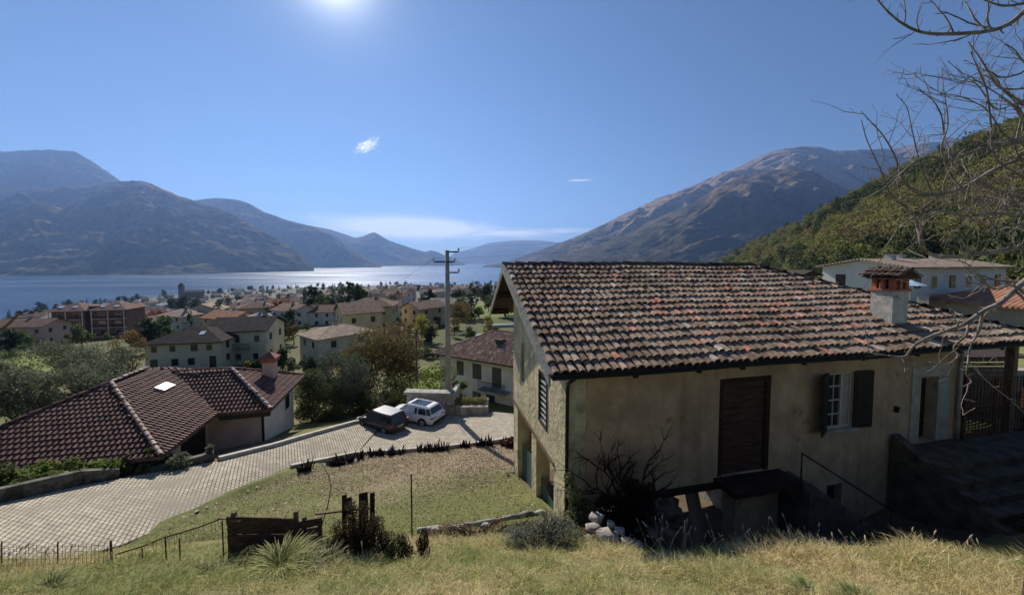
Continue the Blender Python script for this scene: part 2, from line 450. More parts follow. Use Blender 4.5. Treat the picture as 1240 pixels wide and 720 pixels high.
# ---- terrain sheet
def build_terrain():
    az = np.radians(np.linspace(-98, 98, 620))
    rr = np.concatenate([np.geomspace(.6, 60, 330), np.geomspace(61.5, 2600, 150)])
    A, Rr = np.meshgrid(az, rr)
    X = np.sin(A)*Rr; Y = np.cos(A)*Rr
    Z = ground(X, Y)
    Yc = np.maximum(Y, 1); U = X/Yc
    bank = (Y < 9) & (Z > -6.2)
    Z = Z + np.where(Y < 9, fbm(X, Y, 1.3, 3, 4)*.05, 0) + np.where((Y > 64), fbm(X, Y, .02, 5, 4)*.6, 0)
    rp = in_poly(X, Y, road_poly) | in_poly(X, Y, yard)
    Z = Z - 0.0
    # ground cover colours
    n1 = fbm(X, Y, .5, 11, 5)*.5+.5; n2 = fbm(X, Y, .045, 21, 5)*.5+.5
    dry = np.array([.21,.165,.085]); green = np.array([.095,.12,.035]); soil = np.array([.12,.09,.06]); field = np.array([.15,.18,.045])
    col = dry*(1-n1[...,None]) + green*n1[...,None]
    lawn_m = ((Y > 8.4) & (Y < 19) & (U > -1.1) & (U < .1))
    pyv = np.zeros_like(Y)
    lw = np.clip(1.25 - (Y-10.5)/5.5 + fbm(X, Y, .35, 8, 4)*.9, 0, 1)
    lc = np.array([.13,.14,.05])*lw[...,None] + np.array([.26,.21,.14])*(1-lw[...,None])
    col = np.where(lawn_m[...,None], lc*(.8+.4*n1[...,None]), col)
    far = sstep(24, 60, Y)[...,None]
    gard = np.array([.07,.085,.03])*(1-n2[...,None]) + np.array([.14,.13,.065])*n2[...,None]
    town = np.array([.10,.10,.07])*(1-n2[...,None]) + np.array([.17,.155,.12])*n2[...,None]
    tw = sstep(120, 260, Y)[...,None]
    col = col*(1-far) + (gard*(1-tw)+town*tw)*far
    # bright meadow behind the white house and the meadow on the left
    f1 = in_poly(X, Y, [P(480,480,34),P(478,426,64),P(545,420,66),P(560,470,38)])
    f2 = in_poly(X, Y, [P(560,372,150),P(556,358,260),P(720,356,260),P(720,378,130)])
    f3 = in_poly(X, Y, [P(-60,470,60),P(-60,436,85),P(100,426,95),P(60,470,60)])
    for f in (f1, f2, f3): col = np.where(f[...,None], field*(.8+.4*n1[...,None]), col)
    # farmyard pit: bare soil
    pit = in_poly(X, Y, [(1.5,7.6),(1.6,9),(0,14),(12,17),(14,9.5),(8,7.4)])
    col = np.where(pit[...,None], soil*(.7+.6*n1[...,None]), col)
    gr = in_poly(X, Y, [(20,20),(50,20),(60,60),(30,60)])
    col = np.where(gr[...,None], np.array([.16,.17,.07])*(.7+.6*n1[...,None]), col)
    n, k = X.shape
    idx = np.arange(n*k).reshape(n, k)
    F = np.stack([idx[:-1,:-1], idx[:-1,1:], idx[1:,1:], idx[1:,:-1]], -1).reshape(-1, 4)
    m = mat('ground_cover', (1,1,1), .95, .22, 9.0, bump=.6, bscale=28, attr=True, spec=.1)
    o = np_mesh('ground', np.stack([X, Y, Z], -1).reshape(-1, 3), F, m, colors=col.reshape(-1, 3), smooth=True)
    tag(o, kind='structure')
build_terrain()

# ---- lake
def build_lake():
    m = bpy.data.materials.new('lake_water'); m.use_nodes = True
    N = m.node_tree.nodes; L = m.node_tree.links; b = N['Principled BSDF']
    b.inputs['Base Color'].default_value = (.02,.06,.12,1); b.inputs['IOR'].default_value = 1.33
    tc = N.new('ShaderNodeTexCoord')
    mp = N.new('ShaderNodeMapping'); mp.inputs['Scale'].default_value = (.0011,.0042,1); L.new(tc.outputs['Object'], mp.inputs[0])
    nz = N.new('ShaderNodeTexNoise'); nz.inputs['Scale'].default_value = 1; nz.inputs['Detail'].default_value = 5; L.new(mp.outputs[0], nz.inputs[0])
    rr = N.new('ShaderNodeMapRange'); rr.inputs[1].default_value = .4; rr.inputs[2].default_value = .62; rr.inputs[3].default_value = .20; rr.inputs[4].default_value = .29
    L.new(nz.outputs['Fac'], rr.inputs[0]); L.new(rr.outputs[0], b.inputs['Roughness'])
    m2 = N.new('ShaderNodeMapping'); m2.inputs['Scale'].default_value = (.03,.08,1); L.new(tc.outputs['Object'], m2.inputs[0])
    n2 = N.new('ShaderNodeTexNoise'); n2.inputs['Scale'].default_value = 1; n2.inputs['Detail'].default_value = 8; L.new(m2.outputs[0], n2.inputs[0])
    bp = N.new('ShaderNodeBump'); bp.inputs['Strength'].default_value = .5; bp.inputs['Distance'].default_value = 1.2
    L.new(n2.outputs['Fac'], bp.inputs['Height']); L.new(bp.outputs[0], b.inputs['Normal'])
    mb = MB(); mb.quad((-16000,300,LAKE),(16000,300,LAKE),(16000,22000,LAKE),(-16000,22000,LAKE))
    tag(mb.build('lake_water', m), kind='structure')
build_lake()

# ---- mountains: a slope grid from shore to crest, crest traced, then a back side
def mountain(name, crest, Dc, base, seed, amp, m, nv=90, step=5, back=.35, tone=None, px0=None, px1=None, gsc=1/900.):
    cx = [c[0] for c in crest]; cy = [c[1] for c in crest]
    pxs = np.arange(cx[0], cx[-1]+.1, step)
    pys = np.interp(pxs, cx, cy)
    D = np.interp(pxs, [d[0] for d in Dc], [d[1] for d in Dc])
    B = np.interp(pxs, [d[0] for d in base], [d[1] for d in base])
    zb = np.interp(pxs, [d[0] for d in base], [d[2] for d in base])
    top = np.array([tuple(P(a, b, c)) for a, b, c in zip(pxs, pys, D)])
    u = (pxs-620)/FPX
    # base lies along the same bearing
    ub = np.array([ray(a, 320)[0] for a in pxs])
    bot = np.stack([ub*B, B, zb], -1)
    rows = []
    ts = np.linspace(0, 1, nv)
    for t in ts:
        e = t**1.15
        q = bot*(1-t) + top*t
        q[:,2] = bot[:,2]*(1-e) + top[:,2]*e
        rows.append(q)
    nb = max(6, nv//5)
    for s in np.linspace(0, 1, nb+1)[1:]:
        q = top.copy(); f = 1+back*s
        q[:,0] *= f; q[:,1] *= f; q[:,2] = top[:,2]*(1-s) + (zb-20)*s
        rows.append(q)
    V = np.array(rows)           # (rows, cols, 3)
    X, Y = V[...,0], V[...,1]
    w = np.ones(V.shape[:2]); 
    tt = np.concatenate([ts, 1-np.linspace(0, 1, nb+1)[1:]])[:,None]
    env = np.sin(np.clip(tt, 0, 1)*math.pi*.995)**.6
    H = (top[:,2]-zb)[None,:]
    g = ridged(X, Y, gsc, seed, 5)*.5 + fbm(X, Y, gsc*1.7, seed+3, 6)*.4 + .25*ridged(X, Y, gsc*5, seed+9, 4)
    d = g*1.1*amp*env*np.clip(H/600, .1, 1.6)
    V[...,2] += d*.75
    k = 1 - .55*d/np.maximum(Y, 1)
    V[...,0] *= k; V[...,1] *= k
    V[...,2] += fbm(X, Y, gsc*14, seed+4, 4)*amp*.05
    n, c = V.shape[:2]; idx = np.arange(n*c).reshape(n, c)
    F = np.stack([idx[:-1,:-1], idx[:-1,1:], idx[1:,1:], idx[1:,:-1]], -1).reshape(-1, 4)
    cols = None
    if tone is not None:
        a = (fbm(X, Y, gsc*2.5, seed+30, 6)*.5+.5)[...,None]; hgt = np.clip((V[...,2]-zb[None,:])/1100, 0, 1)[...,None]
        hh = sstep(.45, .8, hgt + (a-.5)*.5)
        a2 = np.clip(.5+1.6*(a-.5)+.6*fbm(X, Y, gsc*16, seed+31, 4)[...,None], 0, 1)
        cols = (np.array(tone[0])*.8*(1-a2)+np.array(tone[1])*1.35*a2)*(1-hh) + np.array(tone[2])*hh*(.7+.6*a)
        cols = cols.reshape(-1, 3)
    o = np_mesh(name, V.reshape(-1, 3), F, m, colors=cols, smooth=True)
    return tag(o, kind='structure'), V
M_mt = mat('mountain_slope', (1,1,1), 1, .42, .02, bump=1, bscale=.03, attr=True, spec=0, detail=10)
N_ = M_mt.node_tree.nodes
for nn in N_:
    if nn.type == 'BUMP': nn.inputs['Distance'].default_value = 12
wood = ((.045,.05,.022),(.11,.085,.045),(.16,.115,.075))
mountain('far_mountains', [(530,322),(550,306),(575,300),(592,294),(620,291),(650,291),(672,293),(720,300),(780,320)], [(530,15500),(780,15500)], [(530,12500,-103),(780,12500,-103)], 2, 90, M_mt, 40, 4, tone=wood)
mountain('distant_mountains', [(330,262),(370,272),(400,278),(430,288),(440,286),(448,282),(454,281),(462,286),(470,291),(485,296),(500,301),(515,305),(522,303),(530,305),(538,309),(550,313),(566,321)], [(330,8600),(566,9400)], [(330,5800,-103),(460,7200,-103),(566,8800,-103)], 5, 150, M_mt, 60, 3, tone=wood)
mountain('peak_mountain', [(-420,240),(-250,215),(-120,196),(0,184),(60,182),(92,184),(110,195),(130,208),(145,219),(170,238),(190,262)], [(-420,6400),(190,6400)], [(-420,4400,-103),(190,4600,-103)], 7, 260, M_mt, 70, 5, tone=((.05,.055,.03),(.09,.075,.045),(.10,.075,.05)))
mountain('ridge_mountain', [(170,246),(200,246),(240,242),(262,240),(285,242),(300,246),(320,257),(350,268),(380,276),(400,284),(425,300),(450,316),(462,322)], [(170,6600),(462,6200)], [(170,4600,-103),(462,5700,-103)], 9, 200, M_mt, 60, 4, tone=wood)
mountain('left_mountain', [(-420,245),(-200,238),(-60,236),(0,232),(40,228),(90,228),(120,222),(145,219),(170,220),(185,223),(215,237),(240,246),(265,253),(290,264),(315,278),(340,291),(360,303),(383,326)], [(-420,4600),(150,4900),(383,4000)], [(-420,2450,-103),(0,2500,-103),(200,2700,-103),(383,3700,-103)], 12, 210, M_mt, 120, 4, tone=((.04,.045,.02),(.12,.095,.05),(.15,.105,.065)), gsc=1/800.)
mountain('right_mountain', [(585,322),(605,319),(640,308),(700,286),(750,263),(800,241),(850,221),(900,200),(925,188),(950,180),(972,177),(990,178),(1010,183),(1040,181),(1080,180),(1120,173),(1160,169),(1220,182),(1300,180),(1500,200)], [(585,6500),(800,6200),(1500,6600)], [(585,6300,-103),(700,4200,-103),(850,3200,-103),(1500,3500,-103)], 15, 260, M_mt, 130, 5, tone=((.06,.055,.035),(.13,.095,.06),(.22,.16,.115)), gsc=1/1100.)
mountain('front_mountain', [(640,322),(700,305),(760,283),(800,262),(840,246),(870,226),(900,214),(930,206),(960,203),(985,208),(1010,222),(1045,238),(1080,246),(1150,252),(1300,262),(1500,270)], [(640,4300),(960,3900),(1500,3800)], [(640,3900,-103),(800,2500,-103),(1500,2300,-103)], 19, 170, M_mt, 110, 5, tone=((.045,.043,.025),(.085,.07,.04),(.13,.095,.06)), gsc=1/700.)

# ---- haze: still air over the valley
hz = bpy.data.materials.new('haze_air'); hz.use_nodes = True
N = hz.node_tree.nodes; L = hz.node_tree.links; N.clear()
ho = N.new('ShaderNodeOutputMaterial'); hv = N.new('ShaderNodeVolumePrincipled')
hv.inputs['Color'].default_value = (.27,.47,.95,1); hv.inputs['Density'].default_value = 6.2e-5; hv.inputs['Anisotropy'].default_value = .35
L.new(hv.outputs[0], ho.inputs['Volume'])
tag(MB().box(-17500,17500,-2600,23500,-160,2600).build('haze', hz), kind='stuff')
# ================================================================== THE OLD FARMHOUSE
HA = math.atan2(.2198, .9755)
HZ = -8.2
HO = Vector((.856, 8.0, HZ))
def HL(a, b, z=0):      # farmhouse coordinates -> world (z already world)
    return Vector((HO.x + a*.9755 - b*.2198, HO.y + a*.2198 + b*.9755, z))
def L3(a, b, z):        # farmhouse local point from world height
    return Vector((a, b, z - HZ))
farm = empty('farmhouse', HO, HA, 'old ochre plastered farmhouse with mossy barrel tile roof in the right foreground', 'house')

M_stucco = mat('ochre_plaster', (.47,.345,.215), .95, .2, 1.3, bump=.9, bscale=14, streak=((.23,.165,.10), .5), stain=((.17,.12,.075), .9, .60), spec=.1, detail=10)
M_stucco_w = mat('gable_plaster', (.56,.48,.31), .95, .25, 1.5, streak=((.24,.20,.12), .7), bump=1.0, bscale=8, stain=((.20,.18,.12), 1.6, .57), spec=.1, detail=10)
M_pale = mat('pale_plaster', (.40,.36,.28), .9, .2, 3, bump=.3)
M_dwood = mat('dark_old_wood', (.040,.024,.017), .8, .45, 3, bump=.6, bscale=14, stretch=(1,1,9), spec=.2)
M_wood = mat('weathered_wood', (.17,.12,.08), .9, .45, 3, bump=.7, bscale=12, stretch=(8,8,1))
M_gwood = mat('grey_board', (.20,.205,.18), .85, .35, 4, bump=.4, bscale=10)
M_metal = mat('dark_iron', (.03,.028,.027), .6, .4, 8, metal=.6, spec=.5)
M_rust = mat('rusty_iron', (.12,.06,.035), .85, .5, 9, metal=.3, bump=.3)
M_zinc = mat('dull_zinc', (.10,.11,.11), .55, .3, 5, metal=.6)
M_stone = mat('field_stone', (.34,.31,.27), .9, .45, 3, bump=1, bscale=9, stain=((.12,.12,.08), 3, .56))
M_conc = mat('old_concrete', (.33,.32,.29), .92, .3, 2, bump=.6, bscale=18, stain=((.12,.12,.10), 1.4, .55))
M_glass = mat('dark_glass', (.02,.025,.03), .08, .1, 1, spec=.8)
M_white = mat('aged_white_paint', (.48,.45,.37), .6, .15, 6)
M_brick = mat('red_brick', (.36,.13,.075), .9, .35, 6, bump=.5, bscale=25)
M_tile = mat('roof_tile', (1,1,1), .95, .35, 11, bump=.7, bscale=45, attr=True, spec=.0, stain=((.15,.125,.10), 4.5, .62))
M_tdeck = mat('under_tile', (.05,.035,.028), .95, .3, 6)

def panel(mb, org, du, n, u0, u1, z0, z1, thick, holes=(), top=None, cuts=()):
    """wall slab with rectangular openings; du unit vector along, n inward vector; top(u) optional roofline"""
    us = sorted(set([u0, u1] + [h[0] for h in holes] + [h[1] for h in holes] + list(cuts)))
    us = [u for u in us if u0-1e-6 <= u <= u1+1e-6]
    zs = sorted(set([z0, z1] + [h[2] for h in holes] + [h[3] for h in holes]))
    zs = [z for z in zs if z0-1e-6 <= z <= z1+1e-6]
    org = Vector(org); du = Vector(du); n = Vector(n)*thick
    for i in range(len(us)-1):
        a, b = us[i], us[i+1]
        runs = []
        for j in range(len(zs)-1):
            c, d = zs[j], zs[j+1]
            if any(h[0]-1e-6 <= a and b <= h[1]+1e-6 and h[2]-1e-6 <= c and d <= h[3]+1e-6 for h in holes): continue
            if runs and abs(runs[-1][1]-c) < 1e-6: runs[-1][1] = d
            else: runs.append([c, d])
        for c, d in runs:
            ta = tb = d
            if top and abs(d-z1) < 1e-6: ta, tb = top(a), top(b)
            pa = org+du*a; pb = org+du*b
            q = [pa+Vector((0,0,c)), pb+Vector((0,0,c)), pb+n+Vector((0,0,c)), pa+n+Vector((0,0,c)),
                 pa+Vector((0,0,ta)), pb+Vector((0,0,tb)), pb+n+Vector((0,0,tb)), pa+n+Vector((0,0,ta))]
            mb.hexa(q)
    return mb

EZ, RZ = -2.47, -.17          # eave and ridge heights (world)
RB, AB, EA, RA = 5.1, 8.0, 16.7, 10.15
def roof_z(a, b):
    front = EZ + (RZ-EZ)*b/RB
    back = RZ + (-2.12-RZ)*(b-RB)/(AB-RB)
    hip = RZ + (EZ-RZ)*(a-RA)/(EA-RA)
    return min(front, back, hip)
def sag(a, b):
    return -.05*math.sin(math.pi*min(max(a/EA,0),1))*(.6+.4*math.sin(a*.9)) + .02*mn.noise(Vector((a*.7, b*.9, 1)))
# deck and soffit
deck = MB()
def dk(a, b, dz): return L3(a, b, roof_z(a, b)+dz)
def slab(pts, t=.07):
    deck.prism([p for p in pts], (0, 0, -t))
slab([dk(0,0,-.03), dk(EA,0,-.03), dk(RA,RB,-.03), dk(0,RB,-.03)])
slab([dk(0,RB,-.03), dk(RA,RB,-.03), L3(13.5,AB,-2.15), L3(0,AB,-2.15)])
slab([L3(EA,0,EZ-.03), L3(13.5,AB,-2.15), L3(RA,RB,RZ-.03)])
deck.build('roof_deck', M_tdeck, farm)

def barrel_tiles(name, parent, o, ea, eb, en, rows, amin, amax, pitch, rowlen, r, tonef, sagf=None, seg=6, lift=.035, jit=.012, seed=1, material=None):
    """rows of half-round tiles laid up a plane; o origin, ea along the eave, eb up the slope, en normal.
    amin/amax give the along range for a distance up the slope"""
    rg = np.random.default_rng(seed)
    V = []; F = []; Cc = []
    th = np.linspace(math.radians(-8), math.radians(188), seg+1)
    o = np.array(o); ea = np.array(ea); eb = np.array(eb); en = np.array(en)
    for j in range(rows):
        s0 = j*rowlen
        a0, a1 = amin(s0), amax(s0)
        k = int(round((a1-a0)/pitch))
        for i in range(k):
            a = a0 + (i+.5)*pitch + rg.normal(0, jit*.7)
            if a > a1: continue
            sl = s0 - .02 + rg.normal(0, .014); su = s0+rowlen*1.12
            yaw = rg.normal(0, .02); lf = lift + abs(rg.normal(0, .012)); rr = r*(1+rg.normal(0, .05))
            if rg.random() < .02: yaw += rg.choice([-.12,.12]); lf += .02
            t = tonef(a, s0, rg)
            n0 = len(V)
            for (s, rad, h, ya) in ((sl, rr*1.08, lf+.012, -yaw*rowlen/2), (sl+.001, rr*.93, lf-.002, -yaw*rowlen/2), (su, rr*.86, .008, yaw*rowlen/2)):
                sz = sagf(a, s) if sagf else 0
                for q in th:
                    p = o + ea*(a+ya+math.cos(q)*rad) + eb*s + en*(h + math.sin(q)*rad*.85 + sz)
                    V.append(p); Cc.append(t)
            m = seg+1
            for q in range(m): V.append(V[n0+q]); Cc.append(t)
            # outer shell goes from the lower outer ring to the upper ring, the lip closes the thickness
            for q in range(seg):
                F.append((n0+q, n0+q+1, n0+2*m+q+1, n0+2*m+q))
                F.append((n0+m+q, n0+m+q+1, n0+3*m+q+1, n0+3*m+q))
    return np_mesh(name, np.array(V), np.array(F), material or M_tile, parent, colors=np.array(Cc), smooth=True)

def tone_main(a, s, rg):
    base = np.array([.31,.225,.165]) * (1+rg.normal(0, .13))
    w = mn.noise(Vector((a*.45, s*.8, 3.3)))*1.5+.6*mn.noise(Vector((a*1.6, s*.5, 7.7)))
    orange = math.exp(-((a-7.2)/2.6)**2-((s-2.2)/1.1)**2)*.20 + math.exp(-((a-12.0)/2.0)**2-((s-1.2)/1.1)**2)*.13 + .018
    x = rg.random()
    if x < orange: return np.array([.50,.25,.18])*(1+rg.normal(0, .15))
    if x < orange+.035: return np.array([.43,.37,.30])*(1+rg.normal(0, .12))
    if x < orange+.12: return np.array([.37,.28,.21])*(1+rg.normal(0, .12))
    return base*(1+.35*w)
sl_len = math.hypot(RB, RZ-EZ); cs = RB/sl_len; sn = (RZ-EZ)/sl_len
rows = 16
barrel_tiles('roof', farm, L3(0,-.05,EZ), (1,0,0), (0,cs,sn), (0,-sn,cs), rows, lambda s: 0.0, lambda s: EA-(EA-RA)*s/sl_len, .205, sl_len/rows, .088, tone_main,
             sagf=lambda a, s: sag(a, s*cs), seed=4)
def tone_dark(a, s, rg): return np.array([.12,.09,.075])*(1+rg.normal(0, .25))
# hip plane on the right and the rear plane, seen only from beyond
n_h = (L3(EA,0,EZ)-L3(RA,RB,RZ)).cross(L3(13.5,AB,-2.15)-L3(RA,RB,RZ)).normalized()
if n_h.z < 0: n_h = -n_h
e0 = L3(EA,0,EZ); e1 = L3(13.5,AB,-2.15); ee = (e1-e0).normalized(); eu = Vector(n_h).cross(ee).normalized()
if eu.z < 0: eu = -eu
Lh = (e1-e0).length; top = L3(RA,RB,RZ)-e0; ta, ts = top.dot(ee), top.dot(eu)
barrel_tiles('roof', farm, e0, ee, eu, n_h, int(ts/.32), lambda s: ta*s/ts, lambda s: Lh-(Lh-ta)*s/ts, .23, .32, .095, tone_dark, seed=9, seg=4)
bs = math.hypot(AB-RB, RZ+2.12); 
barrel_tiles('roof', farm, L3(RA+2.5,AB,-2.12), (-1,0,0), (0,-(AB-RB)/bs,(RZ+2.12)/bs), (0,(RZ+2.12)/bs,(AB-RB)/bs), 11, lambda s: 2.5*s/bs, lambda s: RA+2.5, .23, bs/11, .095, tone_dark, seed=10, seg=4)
# ridge and hip caps
def caps(pts, r=.115, step=.36, parent=farm, material=None, tone=(.10,.078,.066), name='ridge_tiles', seed=3):
    mb_v = []; mb_f = []; cc = []; rg = np.random.default_rng(seed)
    for (p, q) in zip(pts[:-1], pts[1:]):
        d = (q-p); n = max(1, int(d.length/step)); dd = d.normalized(); sd = dd.cross(Vector((0,0,1))).normalized(); up = sd.cross(dd)
        for i in range(n):
            a = p+d*(i/n); b = p+d*((i+1.12)/n)
            c = np.array(tone)*(1+rg.normal(0,.2)); n0 = len(mb_v); dz = rg.normal(0,.008)
            for (o_, rad) in ((a, r*1.06), (a, r*.92), (b, r*.9)):
                lift = .02 if rad > r else (.012 if o_ is a else -.01)
                for k in range(8):
                    t = math.pi*k/7
                    mb_v.append(o_ + sd*math.cos(t)*rad + up*(math.sin(t)*rad*.8+lift+dz)); cc.append(c)
            for k in range(8): mb_v.append(mb_v[n0+k]); cc.append(c)
            for k in range(7):
                mb_f.append((n0+k, n0+16+k, n0+17+k, n0+1+k)); mb_f.append((n0+8+k, n0+24+k, n0+25+k, n0+9+k))
    return np_mesh(name, np.array([tuple(v) for v in mb_v]), np.array(mb_f), material or M_tile, parent, colors=np.array(cc), smooth=True)
rp = [L3(x, RB, RZ+.06+sag(x, RB)) for x in np.linspace(-.06, RA, 12)]
caps(rp, .125)
caps([L3(RA,RB,RZ+.05), L3((RA+EA)/2, RB/2, (RZ+EZ)/2+.05+sag(13, 2)), L3(EA,0,EZ+.05)], .115, seed=5)
# bargeboards on the near gable
for (b0, z0, b1, z1) in ((0-.04, EZ-.02, RB, RZ+.03), (AB+.02, -2.15, RB, RZ+.03)):
    MB().prism([L3(-.07,b0,z0), L3(-.07,b1,z1), L3(-.07,b1,z1-.27), L3(-.07,b0,z0-.24)], (.045,0,0)).build('bargeboard', M_gwood, farm)
MB().prism([L3(-.10,0-.06,EZ+.03), L3(-.10,RB,RZ+.075), L3(-.10,RB,RZ+.035), L3(-.10,0-.06,EZ-.01)], (.12,0,0)).build('verge_strip', M_gwood, farm)
# purlins and rafter tails
for b in (.5, 2.8, RB, 6.5, 7.7):
    z = roof_z(1, b)-.2
    MB().box(-.02, .7, b-.08, b+.08, z-.1-HZ, z+.08-HZ).build('purlin', M_dwood, farm)
for a in (2.05, 3.75, 5.0, 6.9, 8.9, 10.9, 12.6, 14.4, 15.9):
    z0 = EZ-.12; z1 = roof_z(a, .6)-.12
    MB().prism([L3(a-.06,-.02,z0-.1), L3(a-.06,.6,z1-.1), L3(a-.06,.6,z1+.01), L3(a-.06,-.02,z0+.01)], (.12,0,0)).build('rafter_tail', M_dwood, farm)
# gutter and downpipe
gt = MB(); pts = []
for a0, a1 in ((0.0, EA),):
    nseg = 40
    for i in range(nseg):
        x0 = a0+(a1-a0)*i/nseg; x1 = a0+(a1-a0)*(i+1)/nseg
        for k in range(6):
            t0 = math.pi+math.pi*k/6; t1 = math.pi+math.pi*(k+1)/6
            c0 = L3(x0,-.10,EZ-.045+sag(x0,0)); c1 = L3(x1,-.10,EZ-.045+sag(x1,0)); r_ = .065
            gt.quad(c0+Vector((0,math.cos(t0)*r_,math.sin(t0)*r_)), c1+Vector((0,math.cos(t0)*r_,math.sin(t0)*r_)), c1+Vector((0,math.cos(t1)*r_,math.sin(t1)*r_)), c0+Vector((0,math.cos(t1)*r_,math.sin(t1)*r_)), True)
gt.build('gutter', M_metal, farm)
MB().tube([L3(.50,-.08,EZ-.12), L3(.48,.2,EZ-.3), L3(.52,.36,EZ-.5), L3(.52,.38,-6.0)], .045, 8).build('downpipe', M_metal, farm)

# walls
WA, WB, WE, WK = .58, .45, 13.45, 6.2
LA = Vector((1,0,0)); LB = Vector((0,1,0))
front_holes = [(4.75,6.38,-5.66-HZ,-3.05-HZ), (8.32,9.26,-4.76-HZ,-3.15-HZ), (8.45,9.0,-7.15-HZ,-6.4-HZ), (11.86,12.55,-5.5-HZ,-3.5-HZ), (1.35,5.35,-9.0-HZ,-5.78-HZ)]
zt = roof_z(1, WB)-.12-HZ
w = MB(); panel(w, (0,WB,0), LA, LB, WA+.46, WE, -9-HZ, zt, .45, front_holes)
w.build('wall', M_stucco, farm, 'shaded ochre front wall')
gw = MB()
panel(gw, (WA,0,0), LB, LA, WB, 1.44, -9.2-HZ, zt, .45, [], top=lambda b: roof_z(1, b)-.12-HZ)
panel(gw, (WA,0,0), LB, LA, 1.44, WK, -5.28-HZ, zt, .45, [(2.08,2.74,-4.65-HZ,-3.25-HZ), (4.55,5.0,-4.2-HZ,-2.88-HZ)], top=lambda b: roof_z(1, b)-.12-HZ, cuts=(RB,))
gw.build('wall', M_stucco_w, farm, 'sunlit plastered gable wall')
bw = MB(); panel(bw, (0,WK-.4,0), LA, LB, WA+.46, WE-1, -9-HZ, roof_z(1,WK-.4)-.15-HZ, .4, [(1.3,7,-9-HZ,-5.6-HZ)])
bw.build('wall', M_stucco_w, farm, 'rear wall')
ew = MB(); ew.box(WE-.45, WE, WB+.451, WK-.8, -9-HZ, -2.75-HZ); ew.build('wall', M_stucco, farm, 'end wall')
fl = MB(); fl.box(WA+.47, WE-.46, WB+.46, WK-.42, -5.55-HZ, -5.3-HZ); fl.build('upper_floor', M_dwood, farm)
iw = MB(); iw.box(6.6, 6.9, WB+.46, WK-.42, -9-HZ, -5.56-HZ); iw.build('cellar_wall', M_stone, farm)
for (b0, b1) in ((3.08, 3.6), (5.5, 6.15)):
    MB().box(WA, WA+.44, b0, b1, -9.3-HZ, -5.282-HZ).build('pillar', M_stucco_w, farm)
MB().box(WA-.03, WA+.3, 1.42, WK+.03, -5.40-HZ, -5.283-HZ).build('lintel_beam', M_wood, farm)
MB().box(1.3, 5.4, WB-.06, WB+.4, -5.95-HZ, -5.79-HZ).build('lintel_beam', M_dwood, farm, 'dark timber over the cellar opening')
# pale rendered strip by the corner
MB().box(WA+.0, WA+.42, WB-.012, WB+.0, -6.1-HZ, zt-.02).build('corner_strip', mat('greenish_plaster', (.40,.37,.25), .9, .35, 3, bump=.5), farm)
# louvred opening
lf = MB(); y0, y1, z0, z1 = 2.08, 2.74, -4.65-HZ, -3.25-HZ
lf.box(WA-.025, WA+.06, y0-.07, y0, z0-.07, z1+.07).box(WA-.025, WA+.06, y1, y1+.07, z0-.07, z1+.07)
lf.box(WA-.022, WA+.06, y0, y1, z1, z1+.07).box(WA-.022, WA+.06, y0, y1, z0-.07, z0)
lw = lf.build('louvre_window', M_dwood, farm)
lo = MB()
for k in range(8):
    z = z0+.09+k*(z1-z0-.1)/8
    lo.hexa([(WA-.01,y0,z-.05),(WA+.01,y0,z-.055),(WA+.01,y1,z-.055),(WA-.01,y1,z-.05),(WA+.15,y0,z+.06),(WA+.17,y0,z+.055),(WA+.17,y1,z+.055),(WA+.15,y1,z+.06)])
lo.build('louvres', M_gwood, lw)
MB().box(WA+.2, WA+.23, y0, y1, z0, z1).build('backing', M_metal, lw)
MB().box(WA+.2, WA+.23, 4.55, 5.0, -4.2-HZ, -2.88-HZ).build('slit_window', M_glass, farm)
# wide boarded door
d = MB(); x0, x1, z0, z1 = 4.75, 6.38, -5.66-HZ, -3.05-HZ
d.box(x0, x0+.14, WB+.02, WB+.16, z0, z1).box(x1-.14, x1, WB+.02, WB+.16, z0, z1).box(x0+.14, x1-.14, WB+.02, WB+.16, z1-.14, z1)
dr = d.build('boarded_door', M_dwood, farm)
bd = MB(); n = 14
for k in range(n):
    za = z0+k*(z1-.14-z0)/n
    bd.box(x0+.14, x1-.14, WB+.06+random.uniform(0,.02), WB+.12, za+.006, za+(z1-.14-z0)/n-.006)
bd.build('boards', mat('brown_board', (.07,.036,.024), .8, .4, 3, bump=.5, stretch=(1,6,6)), dr)
MB().box(x0-.1, x1+.35, WB-.7, WB+.03, z0-.16, z0-.01).build('landing', M_dwood, farm)
# casement window with shutters
x0, x1, z0, z1 = 8.32, 9.26, -4.76-HZ, -3.15-HZ
wf = MB()
wf.box(x0, x0+.06, WB+.06, WB+.13, z0, z1).box(x1-.06, x1, WB+.06, WB+.13, z0, z1).box(x0+.06, x1-.06, WB+.06, WB+.13, z1-.06, z1).box(x0+.06, x1-.06, WB+.06, WB+.13, z0, z0+.06)
xm = x0+.58
wf.box(xm-.05, xm+.03, WB+.05, WB+.13, z0+.06, z1-.06)
for k in range(1, 4): wf.box(x0+.06, xm-.05, WB+.07, WB+.11, z0+k*(z1-z0)/4-.018, z0+k*(z1-z0)/4+.018)
wf.box(x0+.30, x0+.325, WB+.075, WB+.105, z0+.06, z1-.06)
wi = wf.build('casement_window', M_white, farm)
MB().box(x0+.05, xm-.04, WB+.10, WB+.115, z0+.05, z1-.05).build('pane', M_glass, wi)
MB().box(xm+.03, x1-.06, WB+.09, WB+.12, z0+.06, z1-.06).build('inner_board', M_pale, wi)
MB().box(x0-.1, x1+.1, WB-.08, WB+.05, z0-.07, z0-.005).build('sill', M_conc, wi)
